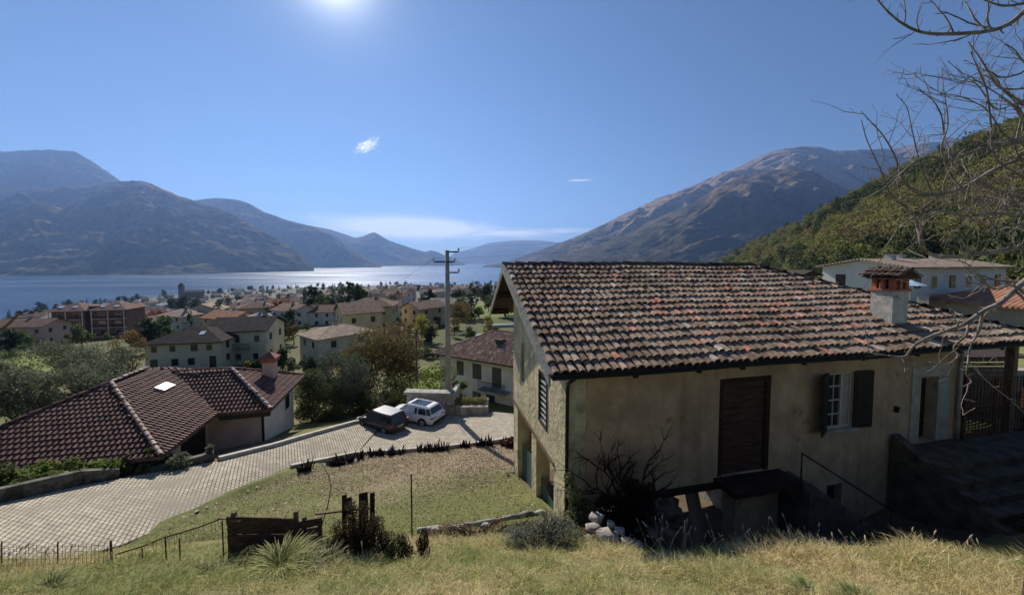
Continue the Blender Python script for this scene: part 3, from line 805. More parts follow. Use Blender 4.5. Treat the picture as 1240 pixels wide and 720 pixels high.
def shutter(hx, ang, sgn, wd=.62):
    s = MB(); h0, h1 = z0-.02, z1+.02
    s.box(0, wd*sgn if sgn > 0 else 0, 0, .035, h0, h1) if sgn > 0 else s.box(-wd, 0, 0, .035, h0, h1)
    for k in range(16):
        za = h0+.1+k*(h1-h0-.2)/16
        s.box(.07 if sgn > 0 else -wd+.07, wd-.07 if sgn > 0 else -.07, -.012, -.001, za, za+.055)
    o = s.build('shutter', mat('dark_green_shutter', (.028,.022,.016), .7, .3, 5), wi)
    o.location = (hx, WB-.03, 0); o.rotation_euler = (0, 0, ang)
shutter(x0, R(28), -1); shutter(x1, R(-6), 1)
MB().box(8.45, 9.0, WB+.2, WB+.23, -7.15-HZ, -6.4-HZ).build('cellar_window', M_glass, farm)
# entrance doorway, its leaf standing open
x0, x1, z0, z1 = 11.86, 12.55, -5.5-HZ, -3.5-HZ
MB().box(x0-.36, x0-.002, WB-.03, WB+.0, z0, z1+.36).box(x0, x1+.5, WB-.03, WB-.001, z1+.002, z1+.36).build('door_surround', M_pale, farm)
dd = MB().box(x0, x1, WB+.25, WB+.29, z0, z1).build('doorway_shade', M_metal, farm)  # dark slab standing in for the shade inside the open doorway
MB().box(x1+.003, x1+.48, WB-.045, WB-.002, z0, z1-.003).build('door_leaf', mat('grey_door_leaf', (.34,.33,.28), .7, .2, 3), farm)
MB().tube([L3(WE-.05,.36,EZ-.3), L3(WE-.05,.36,-5.5)], .05, 8).build('downpipe', M_pale, farm)
MB().box(WE+2.2, WE+2.4, .3, .5, -6-HZ, EZ-.15-HZ).build('porch_post', M_wood, farm)
MB().tube([L3(10.9,.43,-4.45), L3(10.9,.40,-4.3)], .07, 8).build('door_bell', M_metal, farm)

# chimney
ca, cb, cw, cd = 11.34, .914, .64, .59
zc0, zc1 = -2.3-HZ, -.93-HZ
chm = MB().box(ca, ca+cw, cb, cb+cd, zc0, zc1).build('chimney', mat('chimney_render', (.46,.44,.38), .9, .25, 4, bump=.6, stain=((.16,.15,.13), 3, .58)), farm)
MB().box(ca-.05, ca+cw+.05, cb-.05, cb+cd+.05, zc1+.001, zc1+.07).build('chimney_band', M_brick, chm)
bb = MB()
zb0, zb1 = zc1+.071, zc1+.36
for (fx, fy, wx, wy) in ((0,0,.13,.13),(cw-.13,0,.13,.13),(0,cd-.13,.13,.13),(cw-.13,cd-.13,.13,.13),(cw/2-.05,0,.10,.10),(cw/2-.05,cd-.10,.10,.10),(0,cd/2-.05,.10,.10),(cw-.10,cd/2-.05,.10,.10)):
    bb.box(ca+fx, ca+fx+wx, cb+fy, cb+fy+wy, zb0, zb1)
for k in range(3):
    za = zb0+.05+k*.1
    bb.box(ca-.008, ca+.14, cb-.008, cb+.14, za, za+.015).box(ca+cw-.14, ca+cw+.008, cb-.008, cb+.14, za, za+.015)
bb.build('brick_vent', M_brick, chm)
MB().box(ca+.15, ca+cw-.15, cb+.15, cb+cd-.15, zb0, zb1-.01).build('flue', M_metal, chm)
MB().box(ca-.09, ca+cw+.09, cb-.09, cb+cd+.09, zb1+.001, zb1+.05).build('cap_slab', M_brick, chm)
cm = ca+cw/2; cmy = cb+cd/2; hz_ = zb1+.051
tone_c = lambda a, s, rg: np.array([.15,.105,.085])*(1+rg.normal(0, .25))
half = .5; rise = .24; l_ = math.hypot(half, rise)
MB().prism([(cm-half,cmy-.5,hz_), (cm+half,cmy-.5,hz_), (cm,cmy-.5,hz_+rise)], (0,1.0,0)).build('cap_core', M_tdeck, chm)
barrel_tiles('cap_tiles', chm, (cm-half,cmy+.52,hz_+.01), (0,-1,0), (half/l_,0,rise/l_), (-rise/l_,0,half/l_), 2, lambda s: 0, lambda s: 1.04, .15, l_/2, .07, tone_c, seed=31)
barrel_tiles('cap_tiles', chm, (cm+half,cmy-.52,hz_+.01), (0,1,0), (-half/l_,0,rise/l_), (rise/l_,0,half/l_), 2, lambda s: 0, lambda s: 1.04, .15, l_/2, .07, tone_c, seed=32)
caps([Vector((cm,cmy-.55,hz_+rise+.03)), Vector((cm,cmy+.55,hz_+rise+.03))], .07, .25, chm, seed=8, name='cap_ridge')

# stone stair beside the wall, with rail
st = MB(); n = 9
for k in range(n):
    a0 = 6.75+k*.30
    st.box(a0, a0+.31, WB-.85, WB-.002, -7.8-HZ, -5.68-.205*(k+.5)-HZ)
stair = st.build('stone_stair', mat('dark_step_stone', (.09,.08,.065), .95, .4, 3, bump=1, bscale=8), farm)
MB().tube([L3(6.4,-.42,-4.75), L3(9.6,-.42,-6.75)], .022, 6).tube([L3(6.42,-.42,-4.75), L3(6.42,-.42,-5.7)], .018, 6).tube([L3(9.5,-.42,-6.7), L3(9.5,-.42,-7.6)], .018, 6).build('handrail', M_metal, stair)
# terrace and its parapet
M_dstone = mat('shade_dark_stone', (.09,.07,.045), .95, .5, 3, bump=1, bscale=8)  # base colour darkened to stand in for the shadow of the house
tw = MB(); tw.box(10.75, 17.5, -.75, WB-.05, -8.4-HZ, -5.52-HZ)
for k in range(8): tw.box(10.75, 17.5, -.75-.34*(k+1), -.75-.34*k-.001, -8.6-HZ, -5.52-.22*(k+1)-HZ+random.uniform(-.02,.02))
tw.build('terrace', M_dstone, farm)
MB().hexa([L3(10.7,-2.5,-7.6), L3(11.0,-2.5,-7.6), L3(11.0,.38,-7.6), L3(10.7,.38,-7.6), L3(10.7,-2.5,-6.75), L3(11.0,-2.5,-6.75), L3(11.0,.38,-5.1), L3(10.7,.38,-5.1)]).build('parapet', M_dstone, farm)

# objects in the open cellar
hp = empty('stone_heap', HL(3.4, 1.6, -8.0), 0, 'dark dry stone heap inside the open cellar of the farmhouse', 'stone heap')
sb = MB()
for i in range(60):
    k = i/60; r = random.uniform(.13,.24)
    sb.rock((random.uniform(-1.0,1.0)*(1-k*.4), random.uniform(-.35,.35), .1+k*1.7), r, (1.3,.9,.7), i, 1)
sb.build('stones', M_stone, hp)
tag(MB().hexa([HL(4.6,.9,-7.9), HL(5.3,1.4,-7.9), HL(5.27,1.44,-7.9), HL(4.57,.94,-7.9), HL(4.3,1.1,-6.25), HL(5.0,1.6,-6.25), HL(4.97,1.64,-6.25), HL(4.27,1.14,-6.25)]).build('leaning_board', M_pale), 'pale board leaning inside the cellar opening beneath the wide door', 'board')
# green net between the carport pillars
nm = mat('green_net', (.10,.16,.14), .8, .2, 30, trans=.3)
nt_ = MB()
for i in range(10):
    b0 = 1.46+i*.40; b1 = b0+.40
    z = lambda b: -6.65-.12*math.sin((b-1.4)*1.9)
    g0, g1 = -8.0+.35*(3.4-b0)*.5, -8.0+.35*(3.4-b1)*.5
    nt_.hexa([HL(.74+.02*(i%2),b0,g0), HL(.75+.02*((i+1)%2),b1,g1), HL(.752+.02*((i+1)%2),b1,g1), HL(.742+.02*(i%2),b0,g0), HL(.74+.02*(i%2),b0,z(b0)), HL(.75+.02*((i+1)%2),b1,z(b1)), HL(.752+.02*((i+1)%2),b1,z(b1)), HL(.742+.02*(i%2),b0,z(b0))])
tag(nt_.build('garden_net', nm), 'blue green net strung between the pillars under the sunlit gable', 'net')

# iron gate on the terrace, slatted shed and retaining wall behind
gate = empty('iron_gate', HL(13.6,.3,-5.5), HA, 'tall rusty iron bar gate right of the farmhouse door', 'gate')
g = MB()
for (a0,a1) in ((0,1.25),(1.35,2.6)):
    for z in (.1, 1.0, 1.75): g.bar((a0,0,z),(a1,0,z),.03)
    k = int((a1-a0)/.14)
    for i in range(k+1): g.bar((a0+(a1-a0)*i/k,0,0),(a0+(a1-a0)*i/k,0,1.82),.02 if 0<i<k else .04)
g.build('bars', M_rust, gate)
for x in (-.08, 2.7): MB().box(x-.04, x+.04, -.04, .04, 0, 2.0).build('gate_post', M_rust, gate)
shed = empty('slatted_shed', HL(14.6,2.6,-6.0), HA-.2, 'brown wooden slatted shed behind the iron gate', 'shed')
s_ = MB()
for k in range(14): s_.box(0, 4.5, -.03, .0, .15+k*.16, .27+k*.16)
s_.build('slats', M_wood, shed)
for x in (0, 2.2, 4.4): MB().box(x, x+.1, .0, .1, 0, 2.4).build('post', M_dwood, shed)
MB().prism([(-.2,-.3,2.42),(4.7,-.3,2.42),(4.7,2.2,2.7),(-.2,2.2,2.7)], (0,0,.06)).build('roof', M_tdeck, shed)
rwl = MB()
rwl.hexa([HL(16.5,3.2,-7), HL(26,.5,-7), HL(26,.9,-7), HL(16.5,3.6,-7), HL(16.5,3.2,-4.35), HL(26,.5,-4.3), HL(26,.9,-4.3), HL(16.5,3.6,-4.35)])
tag(rwl.build('retaining_wall', M_stone), 'dark stone retaining wall under the sunny garden at the right edge', 'wall')
# ================================================================== LANE AND YARD
def paving_mat(name, c1, c2, mort):
    m = mat(name, c1, .9, .2, 3, bump=.3, bscale=30)
    N = m.node_tree.nodes; L = m.node_tree.links; b = N['Principled BSDF']
    tc = N.new('ShaderNodeTexCoord'); mp = N.new('ShaderNodeMapping'); mp.inputs['Rotation'].default_value = (0, 0, R(58)); L.new(tc.outputs['Object'], mp.inputs[0])
    br = N.new('ShaderNodeTexBrick'); br.inputs['Scale'].default_value = 1; br.inputs['Brick Width'].default_value = .19; br.inputs['Row Height'].default_value = .115
    br.inputs['Mortar Size'].default_value = .016; br.inputs['Mortar Smooth'].default_value = .3; br.inputs['Bias'].default_value = 0
    br.inputs['Color1'].default_value = (*c1,1); br.inputs['Color2'].default_value = (*c2,1); br.inputs['Mortar'].default_value = (*mort,1)
    # toothed edges of interlocking blocks
    wv = N.new('ShaderNodeTexNoise'); wv.inputs['Scale'].default_value = 9; L.new(tc.outputs['Object'], wv.inputs[0])
    av = N.new('ShaderNodeVectorMath'); av.operation = 'MULTIPLY_ADD'; av.inputs[1].default_value = (.012,.012,0); L.new(wv.outputs['Color'], av.inputs[0]); L.new(mp.outputs[0], av.inputs[2])
    L.new(av.outputs[0], br.inputs[0])
    old = b.inputs['Base Color'].links[0].from_socket
    mm = N.new('ShaderNodeMixRGB'); mm.blend_type = 'MULTIPLY'; mm.inputs[0].default_value = 1
    sc = N.new('ShaderNodeVectorMath'); sc.operation = 'SCALE'; sc.inputs['Scale'].default_value = 1/ max(c1); L.new(old, sc.inputs[0])
    L.new(sc.outputs[0], mm.inputs[1]); L.new(br.outputs[0], mm.inputs[2])
    big = N.new('ShaderNodeTexNoise'); big.inputs['Scale'].default_value = .7; big.inputs['Detail'].default_value = 7; L.new(tc.outputs['Object'], big.inputs[0])
    rg_ = N.new('ShaderNodeMapRange'); rg_.inputs[1].default_value = .52; rg_.inputs[2].default_value = .72; L.new(big.outputs[0], rg_.inputs[0])
    m3 = N.new('ShaderNodeMixRGB'); m3.blend_type = 'MIX'; L.new(rg_.outputs[0], m3.inputs[0]); L.new(mm.outputs[0], m3.inputs[1]); m3.inputs[2].default_value = (.27,.235,.18,1)
    L.new(m3.outputs[0], b.inputs['Base Color'])
    b2 = N.new('ShaderNodeBump'); b2.inputs['Strength'].default_value = .8; b2.inputs['Distance'].default_value = .02
    L.new(br.outputs['Fac'], b2.inputs['Height']); b2.invert = True; L.new(b2.outputs[0], b.inputs['Normal'])
    return m
M_pave = paving_mat('paving_blocks', (.47,.44,.385), (.385,.36,.315), (.14,.125,.10))
def lane():
    V = []; F = []; nx = 24
    secs = []
    for i in range(len(road_far)-1):
        for k in range(8):
            t = k/8; secs.append((road_near[i].lerp(road_near[i+1], t), road_far[i].lerp(road_far[i+1], t)))
    secs.append((road_near[-1], road_far[-1]))
    for a, b in secs:
        for j in range(nx+1):
            s = j/nx; p = a.lerp(b, s); V.append((p.x, p.y, p.z + .05*math.sin(math.pi*s)))
    for i in range(len(secs)-1):
        for j in range(nx):
            q = i*(nx+1)+j; F.append((q, q+1, q+nx+2, q+nx+1))
    tag(np_mesh('lane', np.array(V), np.array(F), M_pave, smooth=True), kind='structure')
    y = MB(); y.poly([Vector((p.x, p.y, yard_z(p.x, p.y)-.012)) for p in yard]); tag(y.build('yard_paving', M_pave), kind='structure')
lane()
# light kerb along the lawn and along the far side of the lane
kb = MB()
kl = [P(352,569,15.2), P(390,557,16.2), P(430,550,17.2), P(480,546,17.5), P(540,542,18.0), P(590,538,18.6), P(622,534,19.2)]
for a, b in zip(kl[:-1], kl[1:]):
    a = Vector((a.x,a.y,max(G(a.x,a.y), yard_z(a.x,a.y) if a.y>17 else -99)+.03)); b = Vector((b.x,b.y,max(G(b.x,b.y), yard_z(b.x,b.y) if b.y>17 else -99)+.03))
    kb.bar(a, b, .16, .2)
M_kerb = mat('pale_kerb', (.46,.43,.37), .9, .2, 4, bump=.4)
tag(kb.build('kerb', M_kerb), kind='structure')
kb = MB()
for i in range(5, 9):
    a = road_far[i]+Vector((-.05,.05,.04)); b = road_far[i+1]+Vector((-.05,.05,.04)); kb.bar(a, b, .18, .2)
tag(kb.build('kerb', M_kerb), kind='structure')
def lowwall(pts, h0, h1, label, t=.22):
    m = MB(); n = len(pts)
    for i in range(n-1):
        a, b = pts[i], pts[i+1]; ha = h0+(h1-h0)*i/(n-1); hb = h0+(h1-h0)*(i+1)/(n-1)
        d = (b-a).normalized(); s = Vector((-d.y, d.x, 0)).normalized()*t
        if s.y < 0: s = -s
        m.hexa([a+Vector((0,0,-.5)), b+Vector((0,0,-.5)), b+s+Vector((0,0,-.5)), a+s+Vector((0,0,-.5)), a+Vector((0,0,ha)), b+Vector((0,0,hb)), b+s+Vector((0,0,hb)), a+s+Vector((0,0,ha))])
    tag(m.build('low_wall', mat('mossy_wall', (.13,.125,.10), .95, .4, 3, bump=.8, stain=((.04,.045,.03), 2, .5))), label, 'wall')
lowwall([road_far[0]+Vector((-.1,.06,0)), road_far[1]+Vector((-.1,.06,0)), road_far[2]+Vector((-.1,.06,0)), road_far[3]+Vector((-.1,.06,0)), P(147,586,12.9)+Vector((-.1,.06,0))], .25, .52, 'longer low concrete wall on the lane edge, at the left edge of the photo')
lowwall([P(149,584,13.0)+Vector((-.12,.06,0)), P(180,577,13.4)+Vector((-.12,.06,0)), P(262,561,14.75)+Vector((-.12,.06,0))], .08, .42, 'shorter low concrete wall on the lane edge, ending by the pink garage wall')

# ================================================================== LEAVES, TREES
def leaf_cloud(centers, radii, n, size, seed, aspect=.5, flat=0.0, tone=((.8,.8,.8),(1.2,1.2,1.2)), droop=0.0, shell=.35):
    """random leaf quads spread through blobs. returns V, F, C"""
    rg = np.random.default_rng(seed)
    centers = np.array(centers, float); radii = np.array(radii, float)
    if radii.ndim == 1: radii = np.stack([radii]*3, 1)
    w = radii.prod(1)**(2/3); w /= w.sum()
    ci = rg.choice(len(centers), n, p=w)
    d = rg.normal(size=(n, 3)); d /= np.linalg.norm(d, axis=1, keepdims=True)
    r = rg.random(n)**shell
    pos = centers[ci] + d*r[:,None]*radii[ci]
    s = size*(.6+.8*rg.random(n))
    a = rg.normal(size=(n, 3)); a[:,2] *= (1-flat); a[:,2] -= droop; a /= np.linalg.norm(a, axis=1, keepdims=True)
    b = rg.normal(size=(n, 3)); b -= a*(a*b).sum(1, keepdims=True); b /= np.linalg.norm(b, axis=1, keepdims=True)
    a *= s[:,None]*.5; b *= (s*aspect)[:,None]*.5
    V = np.stack([pos-a, pos+b*.9, pos+a, pos-b*.9], 1).reshape(-1, 3)
    F = np.arange(4*n).reshape(n, 4)
    t0, t1 = np.array(tone[0]), np.array(tone[1])
    cl_t = rg.random(len(centers))[ci]*.6 + rg.random(n)*.4
    C_ = np.repeat(t0*(1-cl_t[:,None]) + t1*cl_t[:,None], 4, 0)
    return V, F, C_
M_leaf = mat('foliage', (1,1,1), .75, .15, 3, attr=True, trans=.35, spec=.2)
M_bark = mat('bark', (.13,.10,.075), .95, .4, 6, bump=.8, bscale=20)
def limbs(mb, base, top, r, n, spread, seed, levels=2, crown=None):
    rd = random.Random(seed)
    def grow(p, d, ln, r, lv):
        pts = [p]; k = 4
        for i in range(k):
            d = (d + Vector((rd.gauss(0,.14), rd.gauss(0,.14), rd.gauss(0,.08)))).normalized()
            pts.append(pts[-1]+d*ln/k)
        mb.tube(pts, [r*(1-.55*i/k) for i in range(k+1)], 6 if lv > 1 else 5, cap=False)
        if lv > 0:
            for i in range(n if lv == levels else 3):
                a = rd.uniform(0, 6.28); t = rd.uniform(.45, 1)
                q = pts[min(k, int(t*k))]
                nd = (d + Vector((math.cos(a), math.sin(a), rd.uniform(.0,.6)))*spread).normalized()
                grow(q, nd, ln*rd.uniform(.5,.8), r*.5, lv-1)
    grow(Vector(base), (Vector(top)-Vector(base)).normalized(), (Vector(top)-Vector(base)).length, r, levels)
def tree(name, loc, h, w, kind, seed, label, cat='tree', group=None, nleaf=3500, trunk_h=.3, size=None):
    """kind: (tone0, tone1, aspect, size)"""
    rd = random.Random(seed)
    root = empty(name, loc, rd.uniform(0,6.28), label, cat, group)
    mb = MB(); limbs(mb, (0,0,-.3), (rd.uniform(-.2,.2), rd.uniform(-.2,.2), h*trunk_h+.3), max(.06, h*.028), 5, .9, seed)
    mb.build('trunk', M_bark, root)
    cs, rs = [], []
    nb = 16
    for i in range(nb):
        a = rd.uniform(0, 6.28); v = rd.uniform(-.9, .95); rr = math.sqrt(max(0.05, 1-v*v))*rd.uniform(.35,.78)
        cs.append((math.cos(a)*rr*w/2, math.sin(a)*rr*w/2, h*(trunk_h+1)/2 + v*h*(1-trunk_h)/2*.8)); r = w*rd.uniform(.13,.24)
        rs.append((r, r, r*rd.uniform(.6,.95)))
    V, F, C_ = leaf_cloud(cs, rs, nleaf, size or kind[3], seed, kind[2], tone=(kind[0], kind[1]))
    np_mesh('crown', V, F, M_leaf, root, colors=C_)
    return root
K_olive = ((.075,.095,.055), (.19,.21,.135), .35, .26)
K_green = ((.035,.06,.02), (.12,.15,.045), .6, .22)
K_dark = ((.018,.035,.016), (.05,.075,.03), .5, .22)
K_autumn = ((.10,.065,.025), (.22,.15,.05), .6, .20)
K_rust = ((.16,.075,.045), (.28,.15,.09), .6, .25)
K_yellow = ((.20,.19,.03), (.34,.30,.06), .6, .22)
K_lush = ((.08,.12,.025), (.24,.28,.07), .6, .2)

def tree_at(name, px, pytop, pybase, Y, wpx, kind, seed, label, **kw):
    b = P(px, pybase, Y); t = P(px, pytop, Y)
    g = G(b.x, b.y); z = min(b.z, g) if g > b.z-6 else g
    return tree(name, (b.x, b.y, g), t.z-g, wpx/FPX*Y, kind, seed, label, **kw)
olives = 'olive trees in the garden on the left'
tree_at('olive_tree', 60, 412, 480, 42, 75, K_olive, 11, 'grey green olive tree, the one whose top stands highest left of the brown roof', group=olives, nleaf=5200)
tree_at('olive_tree', 122, 415, 475, 38, 85, K_olive, 12, 'broad grey green olive tree directly behind the hip of the brown tiled roof', group=olives, nleaf=6000)
tree_at('olive_tree', 25, 452, 520, 27, 85, K_olive, 13, 'large olive tree nearest the left edge, above the brown roof', group=olives, nleaf=6000)
tree_at('olive_tree', 88, 445, 500, 30, 90, K_olive, 14, 'spreading olive tree just over the slanting brown roof edge', group=olives, nleaf=6000)
tree_at('olive_tree', -20, 440, 520, 30, 80, K_olive, 15, 'olive tree cut by the left edge behind the brown roof', group=olives, nleaf=4000)
tree_at('autumn_tree', 160, 400, 462, 48, 42, K_autumn, 16, 'brown and yellow autumn tree between the olive trees and the cream house', nleaf=3500)
tree_at('dark_bush', 25, 468, 492, 52, 50, K_dark, 17, 'dark round bush in the garden at the left edge', cat='bush', nleaf=2500, trunk_h=.05)
tree_at('dark_bush', 8, 428, 452, 75, 40, K_dark, 18, 'dark bush beyond the meadow at the left edge', cat='bush', nleaf=1800, trunk_h=.05)
tree_at('dark_bush', 30, 410, 438, 95, 40, K_dark, 19, 'dark tree in front of the brown apartment block', cat='tree', nleaf=2000, trunk_h=.1)
tree_at('orchard_tree', 455, 396, 505, 32, 130, ((.07,.06,.02),(.19,.15,.055),.6,.2), 21, 'big brown green fruit tree in the middle, behind the parked cars', nleaf=16000, trunk_h=.10)
tree_at('orchard_tree', 480, 388, 480, 46, 78, ((.13,.08,.045),(.24,.16,.09),.6,.2), 22, 'reddish half bare tree behind the big fruit tree', nleaf=6000, trunk_h=.12)
tree_at('olive_tree', 412, 424, 520, 27.5, 84, ((.045,.065,.045),(.13,.155,.105),.35,.16), 23, 'dark grey olive tree left of the big fruit tree', nleaf=14000, trunk_h=.05)
tree_at('garden_shrub', 384, 450, 527, 25, 74, ((.03,.045,.02),(.10,.115,.05),.4,.15), 24, 'dense dark shrub between the brick chimney and the parked cars', cat='shrub', nleaf=11000, trunk_h=.02)
tree_at('garden_shrub', 530, 440, 486, 26, 60, K_lush, 25, 'bright leafy shrub at the foot of the utility pole', cat='shrub', nleaf=3200, trunk_h=.05, size=.17)
tree_at('garden_shrub', 556, 458, 487, 26, 26, K_lush, 26, 'leafy shrub right of the utility pole', cat='shrub', nleaf=1600, trunk_h=.05, size=.17)
tree_at('yellow_tree', 515, 378, 402, 95, 34, K_yellow, 27, 'yellow round tree beyond the dark hedge, left of the utility pole', nleaf=2500, trunk_h=.1, size=.4)
tree_at('yellow_tree', 556, 366, 388, 110, 40, K_autumn, 28, 'brown and yellow tree above the white house roof', nleaf=2500, trunk_h=.1, size=.45)
tree_at('yellow_tree', 590, 380, 395, 90, 18, K_yellow, 29, 'small yellow bush left of the farmhouse gable', cat='bush', nleaf=1200, trunk_h=.05, size=.35)

tree_at('garden_shrub', 400, 488, 527, 24.6, 50, ((.05,.07,.025),(.17,.19,.06),.4,.15), 31, 'low green shrub at the foot of the dark grey olive tree, by the dark car', cat='shrub', nleaf=5000, trunk_h=.0)
tree_at('garden_shrub', 432, 470, 505, 27, 55, ((.035,.05,.02),(.12,.13,.05),.4,.16), 32, 'dark shrub under the big fruit tree, left of the white car', cat='shrub', nleaf=6000, trunk_h=.0)
tree_at('garden_shrub', 478, 455, 492, 29, 48, ((.05,.06,.025),(.17,.16,.06),.4,.16), 33, 'shrub under the right side of the big fruit tree, behind the niche wall', cat='shrub', nleaf=5000, trunk_h=.0)
def spiky(mb_list, loc, n, ln, wd, seed, tone, spread=.8, curve=.6):
    rg = np.random.default_rng(seed); V=[];F=[];Cc=[]
    for i in range(n):
        a = rg.uniform(0,6.283); tl = rg.uniform(.1, spread); L_ = ln*rg.uniform(.5,1)
        d = np.array([math.cos(a)*tl, math.sin(a)*tl, 1.0]); d /= np.linalg.norm(d)
        out = np.array([math.cos(a), math.sin(a), 0]); side = np.array([-math.sin(a), math.cos(a), 0])
        p = np.array(loc)+out*rg.uniform(0,.12)*ln*2; w = wd*rg.uniform(.6,1.2)
        t = np.array(tone[0])+(np.array(tone[1])-np.array(tone[0]))*rg.random()
        n0 = len(V); k = 4
        for j in range(k+1):
            s = j/k; ww = w*(1-s**1.5)+.002; q = p + d*L_*s + out*curve*L_*s*s*.5 - np.array([0,0,curve*L_*s*s*s*.45])
            V += [q-side*ww/2, q+side*ww/2]; Cc += [t, t]
        for j in range(k): F.append((n0+2*j, n0+2*j+1, n0+2*j+3, n0+2*j+2))
    return np.array(V), np.array(F), np.array(Cc)
M_blade = mat('blades', (1,1,1), .7, .1, 5, attr=True, trans=.35, spec=.25)
# ---- row of small dark clump plants along the yard edge of the lawn
row_px = [(364,564),(369,565),(374,560),(403,556),(411,555),(416,556),(424,553),(436,552),(450,549),(457,548),(462,549),(473,547),(486,546),(508,543),(516,543),(521,541),(527,541),(533,541),(539,541),(560,538),(566,539),(579,537),(584,537),(593,536),(608,533),(612,536)]
rv = None
for i, (px, py) in enumerate(row_px):
    Y = np.interp(px, [364,403,450,620], [14.9,15.8,17.0,18.6])
    p = P(px, py, Y); z = G(p.x, p.y)
    V, F, C_ = spiky(None, (0,0,-.03), 15, random.uniform(.45,.68), .15, 100+i, ((.010,.008,.009),(.03,.02,.022)), spread=.32, curve=.15)
    o = np_mesh('clump_plant', V, F, M_blade, colors=C_); o.location = (p.x, p.y, z)
    tag(o, 'small dark clump plant in the row along the edge of the lawn', 'plant', 'dark clump plants along the yard kerb')
o = np_mesh('leafy_bush', *leaf_cloud([(0,0,.2),(.25,.1,.3),(-.2,0,.2)], [.3,.3,.25], 700, .12, 91, .7, tone=((.06,.02,.02),(.16,.06,.05)))[:2], M_leaf, colors=leaf_cloud([(0,0,.2),(.25,.1,.3),(-.2,0,.2)], [.3,.3,.25], 700, .12, 91, .7, tone=((.06,.02,.02),(.16,.06,.05)))[2])
p = P(617,540,18.2); o.location = (p.x+.1, p.y, G(p.x,p.y)); tag(o, 'dark red leafy bush at the right end of the row of clump plants', 'bush')

# ================================================================== NEIGHBOUR HOUSE WITH BROWN HIP ROOF
NC = P(195,552,13.7); NZ = NC.z
E1 = Vector((-.9703,-.242,0)); E2 = Vector((-.242,.9703,0))
nb = empty('neighbour_house', (NC.x, NC.y, NZ-2.4), math.atan2(-.242, -.9703), 'low pink walled house with brown hipped tile roof beside the lane on the left', 'house')
# local axes: x = E1, y = -E2 direction because of handedness
def NL(p, q, z): return Vector((p, -q, z+2.4))
def zr_main(p, q): return .43*min(p, q, 8.4-p, 10.8-q)
def zr_wing(p, q): return .50*min(q-4.03, 9.73-q, p+2.3)
def zr(p, q):
    a = zr_main(p, q) if (0 <= p <= 8.4 and 0 <= q <= 10.8) else -9
    b = zr_wing(p, q) if (-2.3 <= p and 4.03 <= q <= 9.73 and p < 4) else -9
    return max(a, b)
def facet_tiles(parent, facets, active, pitch, rl, r, tonef, seed, seg=3, lift=.03):
    rg = np.random.default_rng(seed); V=[];F=[];Cc=[]
    th = np.linspace(0, math.pi, seg+1)
    for fi, (o, al, up, nrm, La, Ls) in enumerate(facets):
        nr = int(Ls/rl); na = int(La/pitch)
        for j in range(nr):
            for i in range(na):
                a = (i+.5)*pitch; s = j*rl
                c = o+al*a+up*(s+rl*.5)
                if not active(c, fi): continue
                t = tonef(rg); n0 = len(V); lf = lift*(.8+.4*rg.random())
                for (ss, rad, h) in ((s-.02, r*1.08, lf), (s+rl*1.05, r*.9, .004)):
                    for q in th:
                        V.append(tuple(o+al*(a+math.cos(q)*rad)+up*ss+nrm*(h+math.sin(q)*rad*.7))); Cc.append(t)
                m = seg+1
                for q in range(seg): F.append((n0+q, n0+q+1, n0+m+q+1, n0+m+q))
                V += [tuple(o+al*(a-r)+up*(s-.02)+nrm*-.01), tuple(o+al*(a+r)+up*(s-.02)+nrm*-.01)]; Cc += [t, t]
    return np_mesh('roof', np.array(V), np.array(F), M_tile_n, parent, colors=np.array(Cc), smooth=True)
M_tile_n = mat('brown_roof_tile', (1,1,1), .75, .12, 6, attr=True, spec=.3)
def mkf(p0, q0, dp, dq, upp, upq, k, La, run):
    o = NL(p0, q0, 0); al = Vector((dp, -dq, 0)); up = Vector((upp, -upq, k)).normalized()
    nrm = al.cross(up); nrm = nrm if nrm.z > 0 else -nrm
    return (o, al, up, nrm, La, run*math.hypot(1, k))
fac = [mkf(0,0,1,0,0,1,.43,8.4,4.2), mkf(0,0,0,1,1,0,.43,10.8,4.2), mkf(-2.3,4.03,1,0,0,1,.50,6,2.85), mkf(-2.3,4.03,0,1,1,0,.50,5.7,2.9), mkf(8.4,10.8,0,-1,-1,0,.43,10.8,4.2), mkf(8.4,10.8,-1,0,0,-1,.43,8.4,4.2), mkf(3.7,9.73,-1,0,0,-1,.50,6,2.85)]
def act(c, fi):
    p, q = c.x, -c.y; z = c.z-2.4
    return abs(zr(p, q)-z) < .05
facet_tiles(nb, fac, act, .19, .27, .068, lambda rg: np.array([.145,.068,.052])*(1+rg.normal(0,.2)), 5)
V=[];F=[]
ps = np.linspace(-2.3, 8.4, 80); qs = np.linspace(0, 10.8, 80)
for i, p in enumerate(ps):
    for j, q in enumerate(qs): V.append(tuple(NL(p, q, max(zr(p, q), -.3)-.02)))
for i in range(79):
    for j in range(79):
        if zr((ps[i]+ps[i+1])/2, (qs[j]+qs[j+1])/2) > -1: F.append((i*80+j, (i+1)*80+j, (i+1)*80+j+1, i*80+j+1))
np_mesh('roof_deck', np.array(V), np.array(F), M_tdeck, nb)
lt = (.45,.35,.29)
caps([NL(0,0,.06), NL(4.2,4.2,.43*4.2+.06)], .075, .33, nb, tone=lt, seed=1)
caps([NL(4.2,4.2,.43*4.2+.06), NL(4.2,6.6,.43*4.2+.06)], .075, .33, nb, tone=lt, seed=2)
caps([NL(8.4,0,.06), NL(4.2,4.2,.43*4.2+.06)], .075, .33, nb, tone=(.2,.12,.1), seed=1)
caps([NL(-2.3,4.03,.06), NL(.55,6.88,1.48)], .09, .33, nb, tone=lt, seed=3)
caps([NL(-2.3,9.73,.06), NL(.55,6.88,1.48)], .09, .33, nb, tone=(.2,.12,.1), seed=3)
